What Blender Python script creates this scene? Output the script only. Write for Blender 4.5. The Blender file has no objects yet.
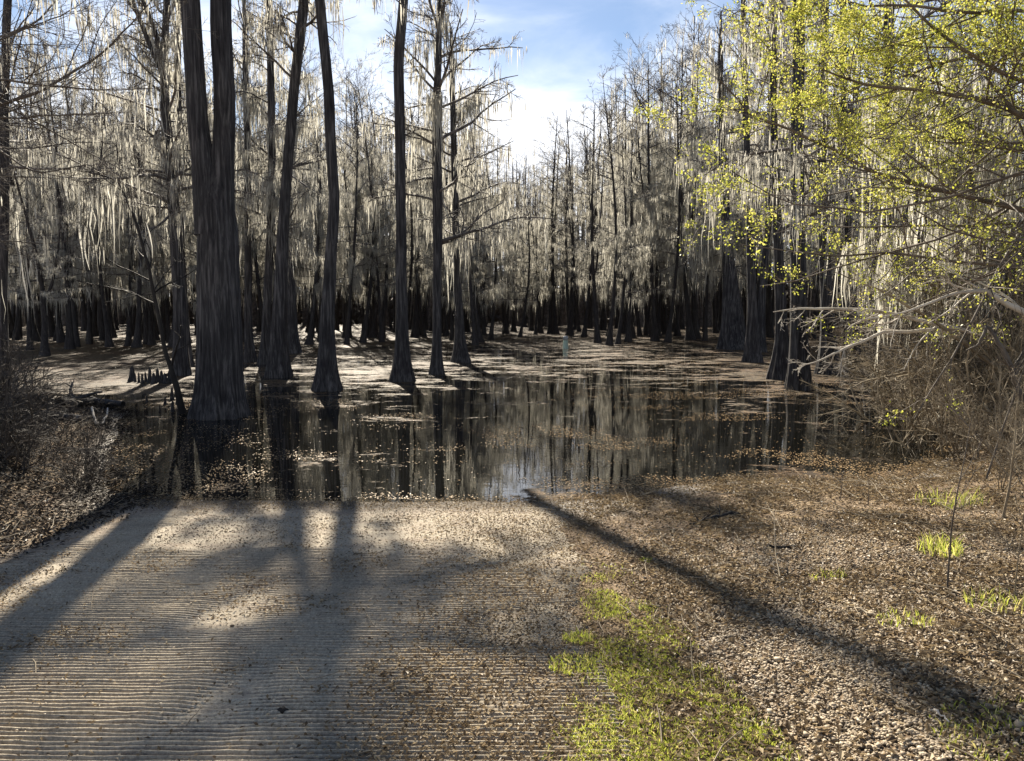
import bpy, math, random
import numpy as np
from mathutils import Vector

# ------------------------------------------------------------------ camera, sky, sun, exposure
scene = bpy.context.scene
COL = scene.collection
F = 740.0; CX, CY = 512.0, 380.5
CAM_H = 2.3
PITCH = math.atan((CY - 305.0) / F)
cam_d = bpy.data.cameras.new("camera"); cam = bpy.data.objects.new("camera", cam_d); COL.objects.link(cam)
cam_d.sensor_width = 36.0; cam_d.lens = F / 1024 * 36.0
cam_d.clip_start = 0.05; cam_d.clip_end = 3000
cam.location = (0, 0, CAM_H)
cam.rotation_euler = (math.radians(90) - PITCH, 0, 0)
scene.camera = cam

SUN_AZ = math.radians(-14.2)     # measured from +Y towards +X
SUN_EL = math.radians(35.0)
svec = Vector((math.sin(SUN_AZ) * math.cos(SUN_EL), math.cos(SUN_AZ) * math.cos(SUN_EL), math.sin(SUN_EL)))
sd = bpy.data.lights.new("sun", "SUN"); sun = bpy.data.objects.new("sun", sd); COL.objects.link(sun)
sd.energy = 5.0; sd.angle = math.radians(0.55); sd.color = (1.0, 0.90, 0.74)
sun.rotation_euler = svec.to_track_quat('Z', 'Y').to_euler()
sun.location = svec * 50

world = bpy.data.worlds.new("World"); scene.world = world; world.use_nodes = True
wn = world.node_tree; wn.nodes.clear()
def N(nt, t, **kw):
    n = nt.nodes.new(t)
    for k, v in kw.items(): setattr(n, k, v)
    return n
sky = N(wn, 'ShaderNodeTexSky'); sky.sky_type = 'NISHITA'; sky.sun_disc = False
sky.sun_elevation = SUN_EL; sky.sun_rotation = SUN_AZ; sky.air_density = 1.0; sky.dust_density = 0.25; sky.ozone_density = 3.0
tc = N(wn, 'ShaderNodeTexCoord')
mp = N(wn, 'ShaderNodeMapping'); mp.inputs['Scale'].default_value = (1.0, 1.0, 3.2); mp.inputs['Rotation'].default_value = (0.12, 0.22, 0.3)
wn.links.new(tc.outputs['Generated'], mp.inputs['Vector'])
cn = N(wn, 'ShaderNodeTexNoise'); cn.inputs['Scale'].default_value = 2.3; cn.inputs['Detail'].default_value = 7; cn.inputs['Roughness'].default_value = 0.55
cn.inputs['Distortion'].default_value = 0.5
wn.links.new(mp.outputs[0], cn.inputs['Vector'])
sep = N(wn, 'ShaderNodeSeparateXYZ'); wn.links.new(tc.outputs['Generated'], sep.inputs[0])
low = N(wn, 'ShaderNodeMapRange'); low.inputs['From Min'].default_value = 0.10; low.inputs['From Max'].default_value = 0.42
low.inputs['To Min'].default_value = 0.30; low.inputs['To Max'].default_value = -0.10
wn.links.new(sep.outputs['Z'], low.inputs['Value'])
add = N(wn, 'ShaderNodeMath', operation='ADD'); wn.links.new(cn.outputs['Fac'], add.inputs[0]); wn.links.new(low.outputs[0], add.inputs[1])
cr = N(wn, 'ShaderNodeMapRange'); cr.interpolation_type = 'SMOOTHSTEP'
cr.inputs['From Min'].default_value = 0.44; cr.inputs['From Max'].default_value = 0.72; cr.inputs['To Max'].default_value = 0.92
wn.links.new(add.outputs[0], cr.inputs['Value'])
mx = N(wn, 'ShaderNodeMix', data_type='RGBA')
wn.links.new(cr.outputs[0], mx.inputs['Factor']); wn.links.new(sky.outputs[0], mx.inputs['A'])
mx.inputs['B'].default_value = (12.0, 12.2, 12.8, 1)
bg = N(wn, 'ShaderNodeBackground'); bg.inputs['Strength'].default_value = 0.043
wo = N(wn, 'ShaderNodeOutputWorld')
wn.links.new(mx.outputs['Result'], bg.inputs['Color']); wn.links.new(bg.outputs[0], wo.inputs['Surface'])

scene.view_settings.view_transform = 'Standard'; scene.view_settings.look = 'None'
scene.view_settings.gamma = 1.0; scene.view_settings.use_curve_mapping = False
scene.view_settings.exposure = 1.5
scene.cycles.max_bounces = 5; scene.cycles.diffuse_bounces = 2; scene.cycles.glossy_bounces = 3
scene.cycles.transmission_bounces = 3; scene.cycles.transparent_max_bounces = 6
scene.cycles.use_denoising = True; scene.cycles.denoiser = 'OPENIMAGEDENOISE'

# ------------------------------------------------------------------ helpers
def unproj(u, v, y):
    """world point on the pixel's ray at distance y"""
    dx = (u - CX) / F; dz = -(v - CY) / F
    c, s = math.cos(PITCH), math.sin(PITCH)
    ry = c + s * dz; rz = -s + c * dz
    k = y / ry
    return np.array((dx * k, y, CAM_H + rz * k))
def base_of(u, v, z=0.0):
    dx = (u - CX) / F; dz = -(v - CY) / F
    c, s = math.cos(PITCH), math.sin(PITCH)
    ry = c + s * dz; rz = -s + c * dz
    k = (z - CAM_H) / rz
    return np.array((dx * k, ry * k, z))
def unproj_n(u, v, y): return unproj(u, v, y)

def _hash(ix, iy, seed):
    n = (ix.astype(np.int64) * 374761393 + iy.astype(np.int64) * 668265263 + seed * 974711) & 0x7fffffff
    n = ((n ^ (n >> 13)) * 1274126177) & 0x7fffffff
    return ((n ^ (n >> 16)) & 0xffff) / 65535.0
def vnoise(x, y, seed=0):
    x = np.asarray(x, float); y = np.asarray(y, float)
    ix = np.floor(x); iy = np.floor(y); fx = x - ix; fy = y - iy
    fx = fx * fx * (3 - 2 * fx); fy = fy * fy * (3 - 2 * fy)
    ix = ix.astype(np.int64); iy = iy.astype(np.int64)
    a = _hash(ix, iy, seed); b = _hash(ix + 1, iy, seed); c = _hash(ix, iy + 1, seed); d = _hash(ix + 1, iy + 1, seed)
    return (a * (1 - fx) + b * fx) * (1 - fy) + (c * (1 - fx) + d * fx) * fy
def fbm(x, y, seed=0, o=4):
    s = 0; a = 0.5; t = 0
    for i in range(o):
        s = s + a * vnoise(x * 2 ** i, y * 2 ** i, seed + i); t += a; a *= 0.5
    return s / t
def sstep(a, b, x):
    t = np.clip((np.asarray(x, float) - a) / (b - a), 0, 1); return t * t * (3 - 2 * t)

class MB:
    def __init__(s): s.v = []; s.f = []; s.t = []; s.a = []; s.n = 0; s.smooth = False
    def add(s, V, Fc, att=None):
        V = np.asarray(V, np.float32).reshape(-1, 3); Fc = np.asarray(Fc, np.int64)
        s.v.append(V); s.f.append((Fc + s.n).ravel()); s.t.append(np.full(len(Fc), Fc.shape[1], np.int64))
        s.a.append(np.zeros(len(V), np.float32) if att is None else np.broadcast_to(np.asarray(att, np.float32), (len(V),)))
        s.n += len(V); return s
    def mesh(s, name, mats, smooth=True):
        V = np.concatenate(s.v); L = np.concatenate(s.f); T = np.concatenate(s.t)
        me = bpy.data.meshes.new(name)
        me.vertices.add(len(V)); me.vertices.foreach_set('co', V.ravel())
        me.loops.add(len(L)); me.loops.foreach_set('vertex_index', L.astype(np.int32))
        me.polygons.add(len(T)); st = np.concatenate(([0], np.cumsum(T)[:-1]))
        me.polygons.foreach_set('loop_start', st.astype(np.int32))
        me.polygons.foreach_set('use_smooth', np.full(len(T), smooth))
        at = me.attributes.new('rnd', 'FLOAT', 'POINT'); at.data.foreach_set('value', np.concatenate(s.a))
        me.update(calc_edges=True); me.validate()
        for m in (mats if isinstance(mats, (list, tuple)) else [mats]): me.materials.append(m)
        return me
    def build(s, name, mat, parent=None, smooth=True, loc=(0, 0, 0)):
        o = bpy.data.objects.new(name, s.mesh(name, mat, smooth)); COL.objects.link(o)
        o.location = loc
        if parent is not None: o.parent = parent
        return o
def tag(o, label=None, cat=None, group=None, kind=None):
    if label: o['label'] = label
    if cat: o['category'] = cat
    if group: o['group'] = group
    if kind: o['kind'] = kind
    return o
def empty(name, loc, rz=0.0, label=None, cat=None, group=None):
    o = bpy.data.objects.new(name, None); COL.objects.link(o); o.location = loc; o.rotation_euler = (0, 0, rz)
    o.empty_display_size = 0.3
    return tag(o, label, cat, group)
def norm(v): return v / np.maximum(np.linalg.norm(v, axis=-1, keepdims=True), 1e-9)

def tubes(mb, P, R, sides=4, att=0.0, flute=None):
    """P (B,n,3), R (B,n)"""
    P = np.asarray(P, float); R = np.asarray(R, float)
    B, n, _ = P.shape
    T = norm(np.gradient(P, axis=1))
    ov = norm(P[:, -1] - P[:, 0])
    ref = np.where(np.abs(ov[:, 2:3]) > 0.8, np.array([[1.0, 0, 0]]), np.array([[0, 0, 1.0]]))[:, None, :]
    n1 = norm(np.cross(T, np.broadcast_to(ref, T.shape))); n2 = np.cross(T, n1)
    ang = np.arange(sides) / sides * 2 * math.pi
    rr = R[:, :, None] * np.ones(sides)
    if flute is not None: rr = rr * flute
    V = P[:, :, None, :] + rr[..., None] * (n1[:, :, None, :] * np.cos(ang)[:, None] + n2[:, :, None, :] * np.sin(ang)[:, None])
    idx = np.arange(B * n * sides).reshape(B, n, sides)
    a = idx[:, :-1, :]; b = np.roll(idx, -1, axis=2)[:, :-1, :]; c = np.roll(idx, -1, axis=2)[:, 1:, :]; d = idx[:, 1:, :]
    Fc = np.stack([a, b, c, d], -1).reshape(-1, 4)
    if np.ndim(att) == 1: att = np.repeat(att, n * sides)
    mb.add(V.reshape(-1, 3), Fc, att)

def polyline(p0, d0, L, n, wander, up, rng):
    """start points (B,3), dirs (B,3), lengths (B,) -> (B,n,3)"""
    B = len(p0)
    st = rng.normal(0, wander, (B, n - 1, 3)); st = np.cumsum(st, axis=1)
    d = d0[:, None, :] + st
    d[:, :, 2] += up * np.linspace(0, 1, n - 1)
    d = norm(d) * (L / (n - 1))[:, None, None]
    P = np.concatenate([p0[:, None, :], p0[:, None, :] + np.cumsum(d, axis=1)], axis=1)
    return P
def children(P, R, K, ratio, ang, npts, wander, up, rng, smin=0.2, rratio=0.6, flat=0.5, tip=0.35, taper_len=True):
    B, n, _ = P.shape
    s = rng.uniform(smin, 0.98, (B, K)); x = s * (n - 1); i = np.minimum(x.astype(int), n - 2); f = x - i
    bi = np.arange(B)[:, None]
    p0 = P[bi, i] * (1 - f[..., None]) + P[bi, i + 1] * f[..., None]
    r0 = R[bi, i] * (1 - f) + R[bi, i + 1] * f
    d = norm(P[bi, i + 1] - P[bi, i])
    q = rng.normal(0, 1, (B, K, 3)); q[..., 2] *= (1 - flat)
    q = norm(q - (q * d).sum(-1, keepdims=True) * d)
    a = rng.normal(ang, 0.2, (B, K, 1))
    cd = norm(d * np.cos(a) + q * np.sin(a))
    Lp = np.linalg.norm(np.diff(P, axis=1), axis=2).sum(1)[:, None]
    L = Lp * ratio * rng.uniform(0.55, 1.2, (B, K))
    if taper_len: L = L * (1.15 - 0.75 * s)
    P2 = polyline(p0.reshape(-1, 3), cd.reshape(-1, 3), L.ravel(), npts, wander, up, rng)
    rb = (r0 * rratio).ravel()
    R2 = rb[:, None] * np.linspace(1, tip, npts)[None, :]
    return P2, R2

def moss_strands(mb, A, rng, k=4, Lm=0.7, w=0.045, spread=0.08, rows=4, clampz=None):
    """A: anchors (M,3); k ribbons hang from each"""
    M = len(A); A = np.repeat(A, k, axis=0); n = len(A)
    A = A + rng.normal(0, spread, (n, 3)) * np.array([1, 1, 0.3])
    cl = np.repeat(rng.lognormal(-0.1, 0.6, M), k)
    L = Lm * cl * rng.uniform(0.35, 1.2, n)
    if clampz is not None: L = np.minimum(L, np.maximum(A[:, 2] - clampz, 0.1))
    W = w * rng.uniform(0.5, 1.4, n) * np.sqrt(np.clip(cl, 0.4, 2))
    th = rng.uniform(0, math.pi, n); dx = np.stack([np.cos(th), np.sin(th), np.zeros(n)], 1)
    t = np.linspace(0, 1, rows)
    wp = np.interp(t, [0, 0.25, 0.6, 1], [0.35, 1.0, 0.75, 0.06])
    sw = np.cumsum(rng.normal(0, 0.035, (n, rows, 2)), axis=1) * L[:, None, None]
    C = np.repeat(A[:, None, :], rows, axis=1)
    C[:, :, 2] -= t[None, :] * L[:, None]; C[:, :, :2] += sw
    jit = rng.uniform(0.55, 1.45, (n, rows))
    off = dx[:, None, :] * (W[:, None] * wp[None, :] * jit)[..., None] * 0.5
    V = np.stack([C - off, C + off], 2)
    idx = np.arange(n * rows * 2).reshape(n, rows, 2)
    Fc = np.stack([idx[:, :-1, 0], idx[:, :-1, 1], idx[:, 1:, 1], idx[:, 1:, 0]], -1).reshape(-1, 4)
    mb.add(V.reshape(-1, 3), Fc, np.repeat(rng.uniform(0, 1, n), rows * 2))

def sample_pts(P, m, rng, smin=0.15):
    B, n, _ = P.shape
    b = rng.integers(0, B, m); x = rng.uniform(smin, 1, m) * (n - 1); i = np.minimum(x.astype(int), n - 2); f = (x - i)[:, None]
    return P[b, i] * (1 - f) + P[b, i + 1] * f

def leaf_quads(mb, C, size, rng, flatness=0.0, bend=0.25, asp=0.6):
    n = len(C)
    nr = rng.normal(0, 1, (n, 3)); nr[:, 2] = np.abs(nr[:, 2]) + flatness; nr = norm(nr)
    a = norm(np.cross(nr, rng.normal(0, 1, (n, 3)))); b = np.cross(nr, a)
    S = size * rng.uniform(0.6, 1.3, n)
    a = a * S[:, None] * 0.5; b = b * S[:, None] * 0.5 * asp; up = nr * (S * bend)[:, None]
    V = np.stack([C - a, C - b * 1.0 - up * 0.0 + a * 0.1, C + a + up * 0.3, C + b + a * 0.1], 1)
    V[:, 1] += up * 0.6; V[:, 3] += up * 0.6
    mb.add(V.reshape(-1, 3), np.arange(n * 4).reshape(n, 4), np.repeat(rng.uniform(0, 1, n), 4))

# ------------------------------------------------------------------ materials
def new_mat(name):
    m = bpy.data.materials.new(name); m.use_nodes = True; nt = m.node_tree; nt.nodes.clear()
    out = N(nt, 'ShaderNodeOutputMaterial'); return m, nt, out
def ramp(nt, cols):
    r = N(nt, 'ShaderNodeValToRGB'); e = r.color_ramp.elements
    while len(e) < len(cols): e.new(0.5)
    for x, (p, c) in zip(e, cols): x.position = p; x.color = (*c, 1)
    return r
def noise(nt, vec, scale, detail=4, rough=0.55, dist=0.0):
    n = N(nt, 'ShaderNodeTexNoise'); n.inputs['Scale'].default_value = scale; n.inputs['Detail'].default_value = detail
    n.inputs['Roughness'].default_value = rough; n.inputs['Distortion'].default_value = dist
    if vec is not None: nt.links.new(vec, n.inputs['Vector'])
    return n
def mapping(nt, src, scale):
    m = N(nt, 'ShaderNodeMapping'); m.inputs['Scale'].default_value = scale; nt.links.new(src, m.inputs['Vector']); return m
def bark_mat(name, dark, mid, light, bump=0.6, sc=(9, 9, 0.9), rough=0.9):
    m, nt, out = new_mat(name)
    t = N(nt, 'ShaderNodeTexCoord'); mp = mapping(nt, t.outputs['Object'], sc)
    n1 = noise(nt, mp.outputs[0], 1.6, 6, 0.65, 0.3); n2 = noise(nt, t.outputs['Object'], 0.9, 3)
    mixn = N(nt, 'ShaderNodeMath', operation='MULTIPLY_ADD'); nt.links.new(n1.outputs['Fac'], mixn.inputs[0]); mixn.inputs[1].default_value = 0.75
    sc2 = N(nt, 'ShaderNodeMath', operation='MULTIPLY'); nt.links.new(n2.outputs['Fac'], sc2.inputs[0]); sc2.inputs[1].default_value = 0.25
    nt.links.new(sc2.outputs[0], mixn.inputs[2])
    r = ramp(nt, [(0.36, dark), (0.5, mid), (0.66, light)]); nt.links.new(mixn.outputs[0], r.inputs[0])
    b = N(nt, 'ShaderNodeBsdfPrincipled'); b.inputs['Roughness'].default_value = rough
    b.inputs['Specular IOR Level'].default_value = 0.25
    nt.links.new(r.outputs[0], b.inputs['Base Color'])
    bp = N(nt, 'ShaderNodeBump'); bp.inputs['Strength'].default_value = bump; bp.inputs['Distance'].default_value = 0.03
    nt.links.new(n1.outputs['Fac'], bp.inputs['Height']); nt.links.new(bp.outputs[0], b.inputs['Normal'])
    nt.links.new(b.outputs[0], out.inputs[0]); return m
def twig_mat(name, a, b_):
    m, nt, out = new_mat(name)
    t = N(nt, 'ShaderNodeTexCoord'); n1 = noise(nt, t.outputs['Object'], 3.0, 2)
    r = ramp(nt, [(0.35, a), (0.65, b_)]); nt.links.new(n1.outputs['Fac'], r.inputs[0])
    b = N(nt, 'ShaderNodeBsdfPrincipled'); b.inputs['Roughness'].default_value = 0.7; b.inputs['Specular IOR Level'].default_value = 0.3
    nt.links.new(r.outputs[0], b.inputs['Base Color']); nt.links.new(b.outputs[0], out.inputs[0]); return m
def leafy_mat(name, cols, trans=0.5, gloss=0.0, tcol=1.2):
    m, nt, out = new_mat(name)
    at = N(nt, 'ShaderNodeAttribute', attribute_name='rnd')
    r = ramp(nt, cols); nt.links.new(at.outputs['Fac'], r.inputs[0])
    d = N(nt, 'ShaderNodeBsdfDiffuse'); tr = N(nt, 'ShaderNodeBsdfTranslucent')
    nt.links.new(r.outputs[0], d.inputs['Color'])
    g = N(nt, 'ShaderNodeMix', data_type='RGBA', blend_type='MULTIPLY'); g.inputs['Factor'].default_value = 1.0
    g.inputs['B'].default_value = (tcol, tcol, tcol, 1); nt.links.new(r.outputs[0], g.inputs['A']); nt.links.new(g.outputs['Result'], tr.inputs['Color'])
    mix = N(nt, 'ShaderNodeMixShader'); mix.inputs[0].default_value = trans
    nt.links.new(d.outputs[0], mix.inputs[1]); nt.links.new(tr.outputs[0], mix.inputs[2])
    last = mix
    if gloss > 0:
        gl = N(nt, 'ShaderNodeBsdfGlossy'); gl.inputs['Roughness'].default_value = 0.4; gl.inputs['Color'].default_value = (0.8, 0.8, 0.8, 1)
        m2 = N(nt, 'ShaderNodeMixShader'); m2.inputs[0].default_value = gloss
        nt.links.new(mix.outputs[0], m2.inputs[1]); nt.links.new(gl.outputs[0], m2.inputs[2]); last = m2
    nt.links.new(last.outputs[0], out.inputs[0]); return m

M_BARK = bark_mat('cypress_bark', (0.012, 0.011, 0.012), (0.042, 0.040, 0.041), (0.14, 0.132, 0.128), 1.0, (11, 11, 0.7))
M_BARKF = bark_mat('cypress_bark_far', (0.018, 0.016, 0.016), (0.036, 0.032, 0.031), (0.07, 0.064, 0.06), 0.3)
M_TWIG = twig_mat('cypress_twigs', (0.06, 0.052, 0.048), (0.155, 0.135, 0.122))
M_TWIGD = twig_mat('dark_twigs', (0.06, 0.05, 0.042), (0.13, 0.11, 0.09))
M_SHRUB = twig_mat('shrub_twigs', (0.10, 0.078, 0.052), (0.34, 0.28, 0.19))
M_WET = twig_mat('wet_dark_wood', (0.012, 0.010, 0.009), (0.03, 0.026, 0.022))
M_LIMB = twig_mat('budding_limb_bark', (0.075, 0.06, 0.048), (0.16, 0.13, 0.105))
M_BLEACH = twig_mat('bleached_wood', (0.34, 0.30, 0.25), (0.56, 0.52, 0.45))
M_MOSS = leafy_mat('spanish_moss', [(0.0, (0.24, 0.23, 0.20)), (0.5, (0.40, 0.387, 0.34)), (1.0, (0.58, 0.565, 0.50))], 0.6)
M_BUD = leafy_mat('young_leaves', [(0.0, (0.20, 0.24, 0.035)), (0.4, (0.40, 0.42, 0.06)), (0.8, (0.56, 0.54, 0.12)), (1.0, (0.68, 0.62, 0.22))], 0.5, 0.03)
M_GRASS = leafy_mat('grass_blades', [(0.0, (0.20, 0.25, 0.035)), (0.6, (0.44, 0.48, 0.075)), (1.0, (0.64, 0.56, 0.22))], 0.5, 0.04)
M_LITTER = leafy_mat('dead_leaves', [(0.0, (0.06, 0.042, 0.027)), (0.45, (0.17, 0.122, 0.068)), (0.85, (0.31, 0.235, 0.14)), (1.0, (0.44, 0.36, 0.23))], 0.3, 0.02)
M_LITTER_SHADE = leafy_mat('shade_toned_leaves', [(0.0, (0.012, 0.010, 0.008)), (0.5, (0.030, 0.023, 0.017)), (0.9, (0.065, 0.05, 0.037)), (1.0, (0.22, 0.19, 0.155))], 0.15, 0.02)  # dead leaves of the left bank, with its shade put into the colour
M_FLOAT = leafy_mat('floating_leaves', [(0.0, (0.18, 0.115, 0.06)), (0.5, (0.34, 0.235, 0.13)), (1.0, (0.46, 0.35, 0.22))], 0.0, 0.03)

def pebble_mat():
    m, nt, out = new_mat('pebbles')
    at = N(nt, 'ShaderNodeAttribute', attribute_name='rnd')
    r = ramp(nt, [(0.0, (0.12, 0.09, 0.055)), (0.35, (0.27, 0.21, 0.14)), (0.8, (0.38, 0.305, 0.205)), (1.0, (0.47, 0.40, 0.29))])
    nt.links.new(at.outputs['Fac'], r.inputs[0])
    b = N(nt, 'ShaderNodeBsdfPrincipled'); b.inputs['Roughness'].default_value = 0.65
    nt.links.new(r.outputs[0], b.inputs['Base Color']); nt.links.new(b.outputs[0], out.inputs[0]); return m
M_PEB = pebble_mat()

def ground_mat():
    m, nt, out = new_mat('leaf_littered_soil')
    g = N(nt, 'ShaderNodeNewGeometry'); pos = g.outputs['Position']
    n1 = noise(nt, pos, 0.7, 5, 0.6); n2 = noise(nt, pos, 9.0, 6, 0.7); n3 = noise(nt, pos, 55.0, 4, 0.7)
    r1 = ramp(nt, [(0.38, (0.10, 0.072, 0.046)), (0.5, (0.21, 0.16, 0.105)), (0.62, (0.33, 0.265, 0.18))]); nt.links.new(n2.outputs['Fac'], r1.inputs[0])
    r2 = ramp(nt, [(0.35, (0.6, 0.52, 0.46)), (0.65, (1.25, 1.2, 1.1))]); nt.links.new(n1.outputs['Fac'], r2.inputs[0])
    mu = N(nt, 'ShaderNodeMix', data_type='RGBA', blend_type='MULTIPLY'); mu.inputs['Factor'].default_value = 1
    nt.links.new(r1.outputs[0], mu.inputs['A']); nt.links.new(r2.outputs[0], mu.inputs['B'])
    r3 = ramp(nt, [(0.3, (0.55, 0.52, 0.5)), (0.7, (1.35, 1.32, 1.3))]); nt.links.new(n3.outputs['Fac'], r3.inputs[0])
    mu2 = N(nt, 'ShaderNodeMix', data_type='RGBA', blend_type='MULTIPLY'); mu2.inputs['Factor'].default_value = 1
    nt.links.new(mu.outputs['Result'], mu2.inputs['A']); nt.links.new(r3.outputs[0], mu2.inputs['B'])
    # wet mud near the waterline
    sp = N(nt, 'ShaderNodeSeparateXYZ'); nt.links.new(pos, sp.inputs[0])
    wet = N(nt, 'ShaderNodeMapRange'); wet.inputs['From Min'].default_value = 0.03; wet.inputs['From Max'].default_value = 0.12
    wet.inputs['To Min'].default_value = 0.38; wet.inputs['To Max'].default_value = 1.0; nt.links.new(sp.outputs['Z'], wet.inputs['Value'])
    mu3 = N(nt, 'ShaderNodeVectorMath', operation='SCALE'); nt.links.new(mu2.outputs['Result'], mu3.inputs[0]); nt.links.new(wet.outputs[0], mu3.inputs['Scale'])
    b = N(nt, 'ShaderNodeBsdfPrincipled'); nt.links.new(mu3.outputs[0], b.inputs['Base Color'])
    rr = N(nt, 'ShaderNodeMapRange'); rr.inputs['From Min'].default_value = 0.38; rr.inputs['From Max'].default_value = 1
    rr.inputs['To Min'].default_value = 0.45; rr.inputs['To Max'].default_value = 0.92; nt.links.new(wet.outputs[0], rr.inputs['Value']); nt.links.new(rr.outputs[0], b.inputs['Roughness'])
    ad = N(nt, 'ShaderNodeMath', operation='ADD'); nt.links.new(n2.outputs['Fac'], ad.inputs[0]); nt.links.new(n3.outputs['Fac'], ad.inputs[1])
    bp = N(nt, 'ShaderNodeBump'); bp.inputs['Strength'].default_value = 0.8; bp.inputs['Distance'].default_value = 0.03
    nt.links.new(ad.outputs[0], bp.inputs['Height']); nt.links.new(bp.outputs[0], b.inputs['Normal'])
    nt.links.new(b.outputs[0], out.inputs[0]); return m
M_GROUND = ground_mat()

def ramp_mat():
    m, nt, out = new_mat('weathered_grooved_concrete')
    g = N(nt, 'ShaderNodeNewGeometry'); pos = g.outputs['Position']
    n1 = noise(nt, pos, 0.8, 5, 0.6); n2 = noise(nt, pos, 60.0, 5, 0.75); n3 = noise(nt, mapping(nt, pos, (1.0, 3.0, 1)).outputs[0], 2.6, 6, 0.65)
    r1 = ramp(nt, [(0.35, (0.27, 0.235, 0.18)), (0.65, (0.44, 0.385, 0.295))]); nt.links.new(n1.outputs['Fac'], r1.inputs[0])
    r2 = ramp(nt, [(0.3, (0.5, 0.48, 0.46)), (0.7, (1.4, 1.38, 1.35))]); nt.links.new(n2.outputs['Fac'], r2.inputs[0])
    mu = N(nt, 'ShaderNodeMix', data_type='RGBA', blend_type='MULTIPLY'); mu.inputs['Factor'].default_value = 1
    nt.links.new(r1.outputs[0], mu.inputs['A']); nt.links.new(r2.outputs[0], mu.inputs['B'])
    # brown silt and crushed leaves caught on it, more towards the water (rnd attribute)
    at = N(nt, 'ShaderNodeAttribute', attribute_name='rnd')
    ad = N(nt, 'ShaderNodeMath', operation='ADD'); nt.links.new(n3.outputs['Fac'], ad.inputs[0]); nt.links.new(at.outputs['Fac'], ad.inputs[1])
    mr = N(nt, 'ShaderNodeMapRange'); mr.inputs['From Min'].default_value = 0.50; mr.inputs['From Max'].default_value = 0.72; mr.inputs['To Max'].default_value = 0.9
    nt.links.new(ad.outputs[0], mr.inputs['Value'])
    br = ramp(nt, [(0.35, (0.14, 0.10, 0.07)), (0.65, (0.33, 0.26, 0.19))]); nt.links.new(n2.outputs['Fac'], br.inputs[0])
    mx = N(nt, 'ShaderNodeMix', data_type='RGBA'); nt.links.new(mr.outputs[0], mx.inputs['Factor'])
    nt.links.new(mu.outputs['Result'], mx.inputs['A']); nt.links.new(br.outputs[0], mx.inputs['B'])
    sp = N(nt, 'ShaderNodeSeparateXYZ'); nt.links.new(pos, sp.inputs[0])
    wet = N(nt, 'ShaderNodeMapRange'); wet.inputs['From Min'].default_value = 0.015; wet.inputs['From Max'].default_value = 0.06
    wet.inputs['To Min'].default_value = 0.4; wet.inputs['To Max'].default_value = 1.0; nt.links.new(sp.outputs['Z'], wet.inputs['Value'])
    mu3 = N(nt, 'ShaderNodeVectorMath', operation='SCALE'); nt.links.new(mx.outputs['Result'], mu3.inputs[0]); nt.links.new(wet.outputs[0], mu3.inputs['Scale'])
    b = N(nt, 'ShaderNodeBsdfPrincipled'); b.inputs['Roughness'].default_value = 0.88; nt.links.new(mu3.outputs[0], b.inputs['Base Color'])
    bp = N(nt, 'ShaderNodeBump'); bp.inputs['Strength'].default_value = 0.8; bp.inputs['Distance'].default_value = 0.012
    nt.links.new(n2.outputs['Fac'], bp.inputs['Height']); nt.links.new(bp.outputs[0], b.inputs['Normal'])
    nt.links.new(b.outputs[0], out.inputs[0]); return m
M_RAMP = ramp_mat()

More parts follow.
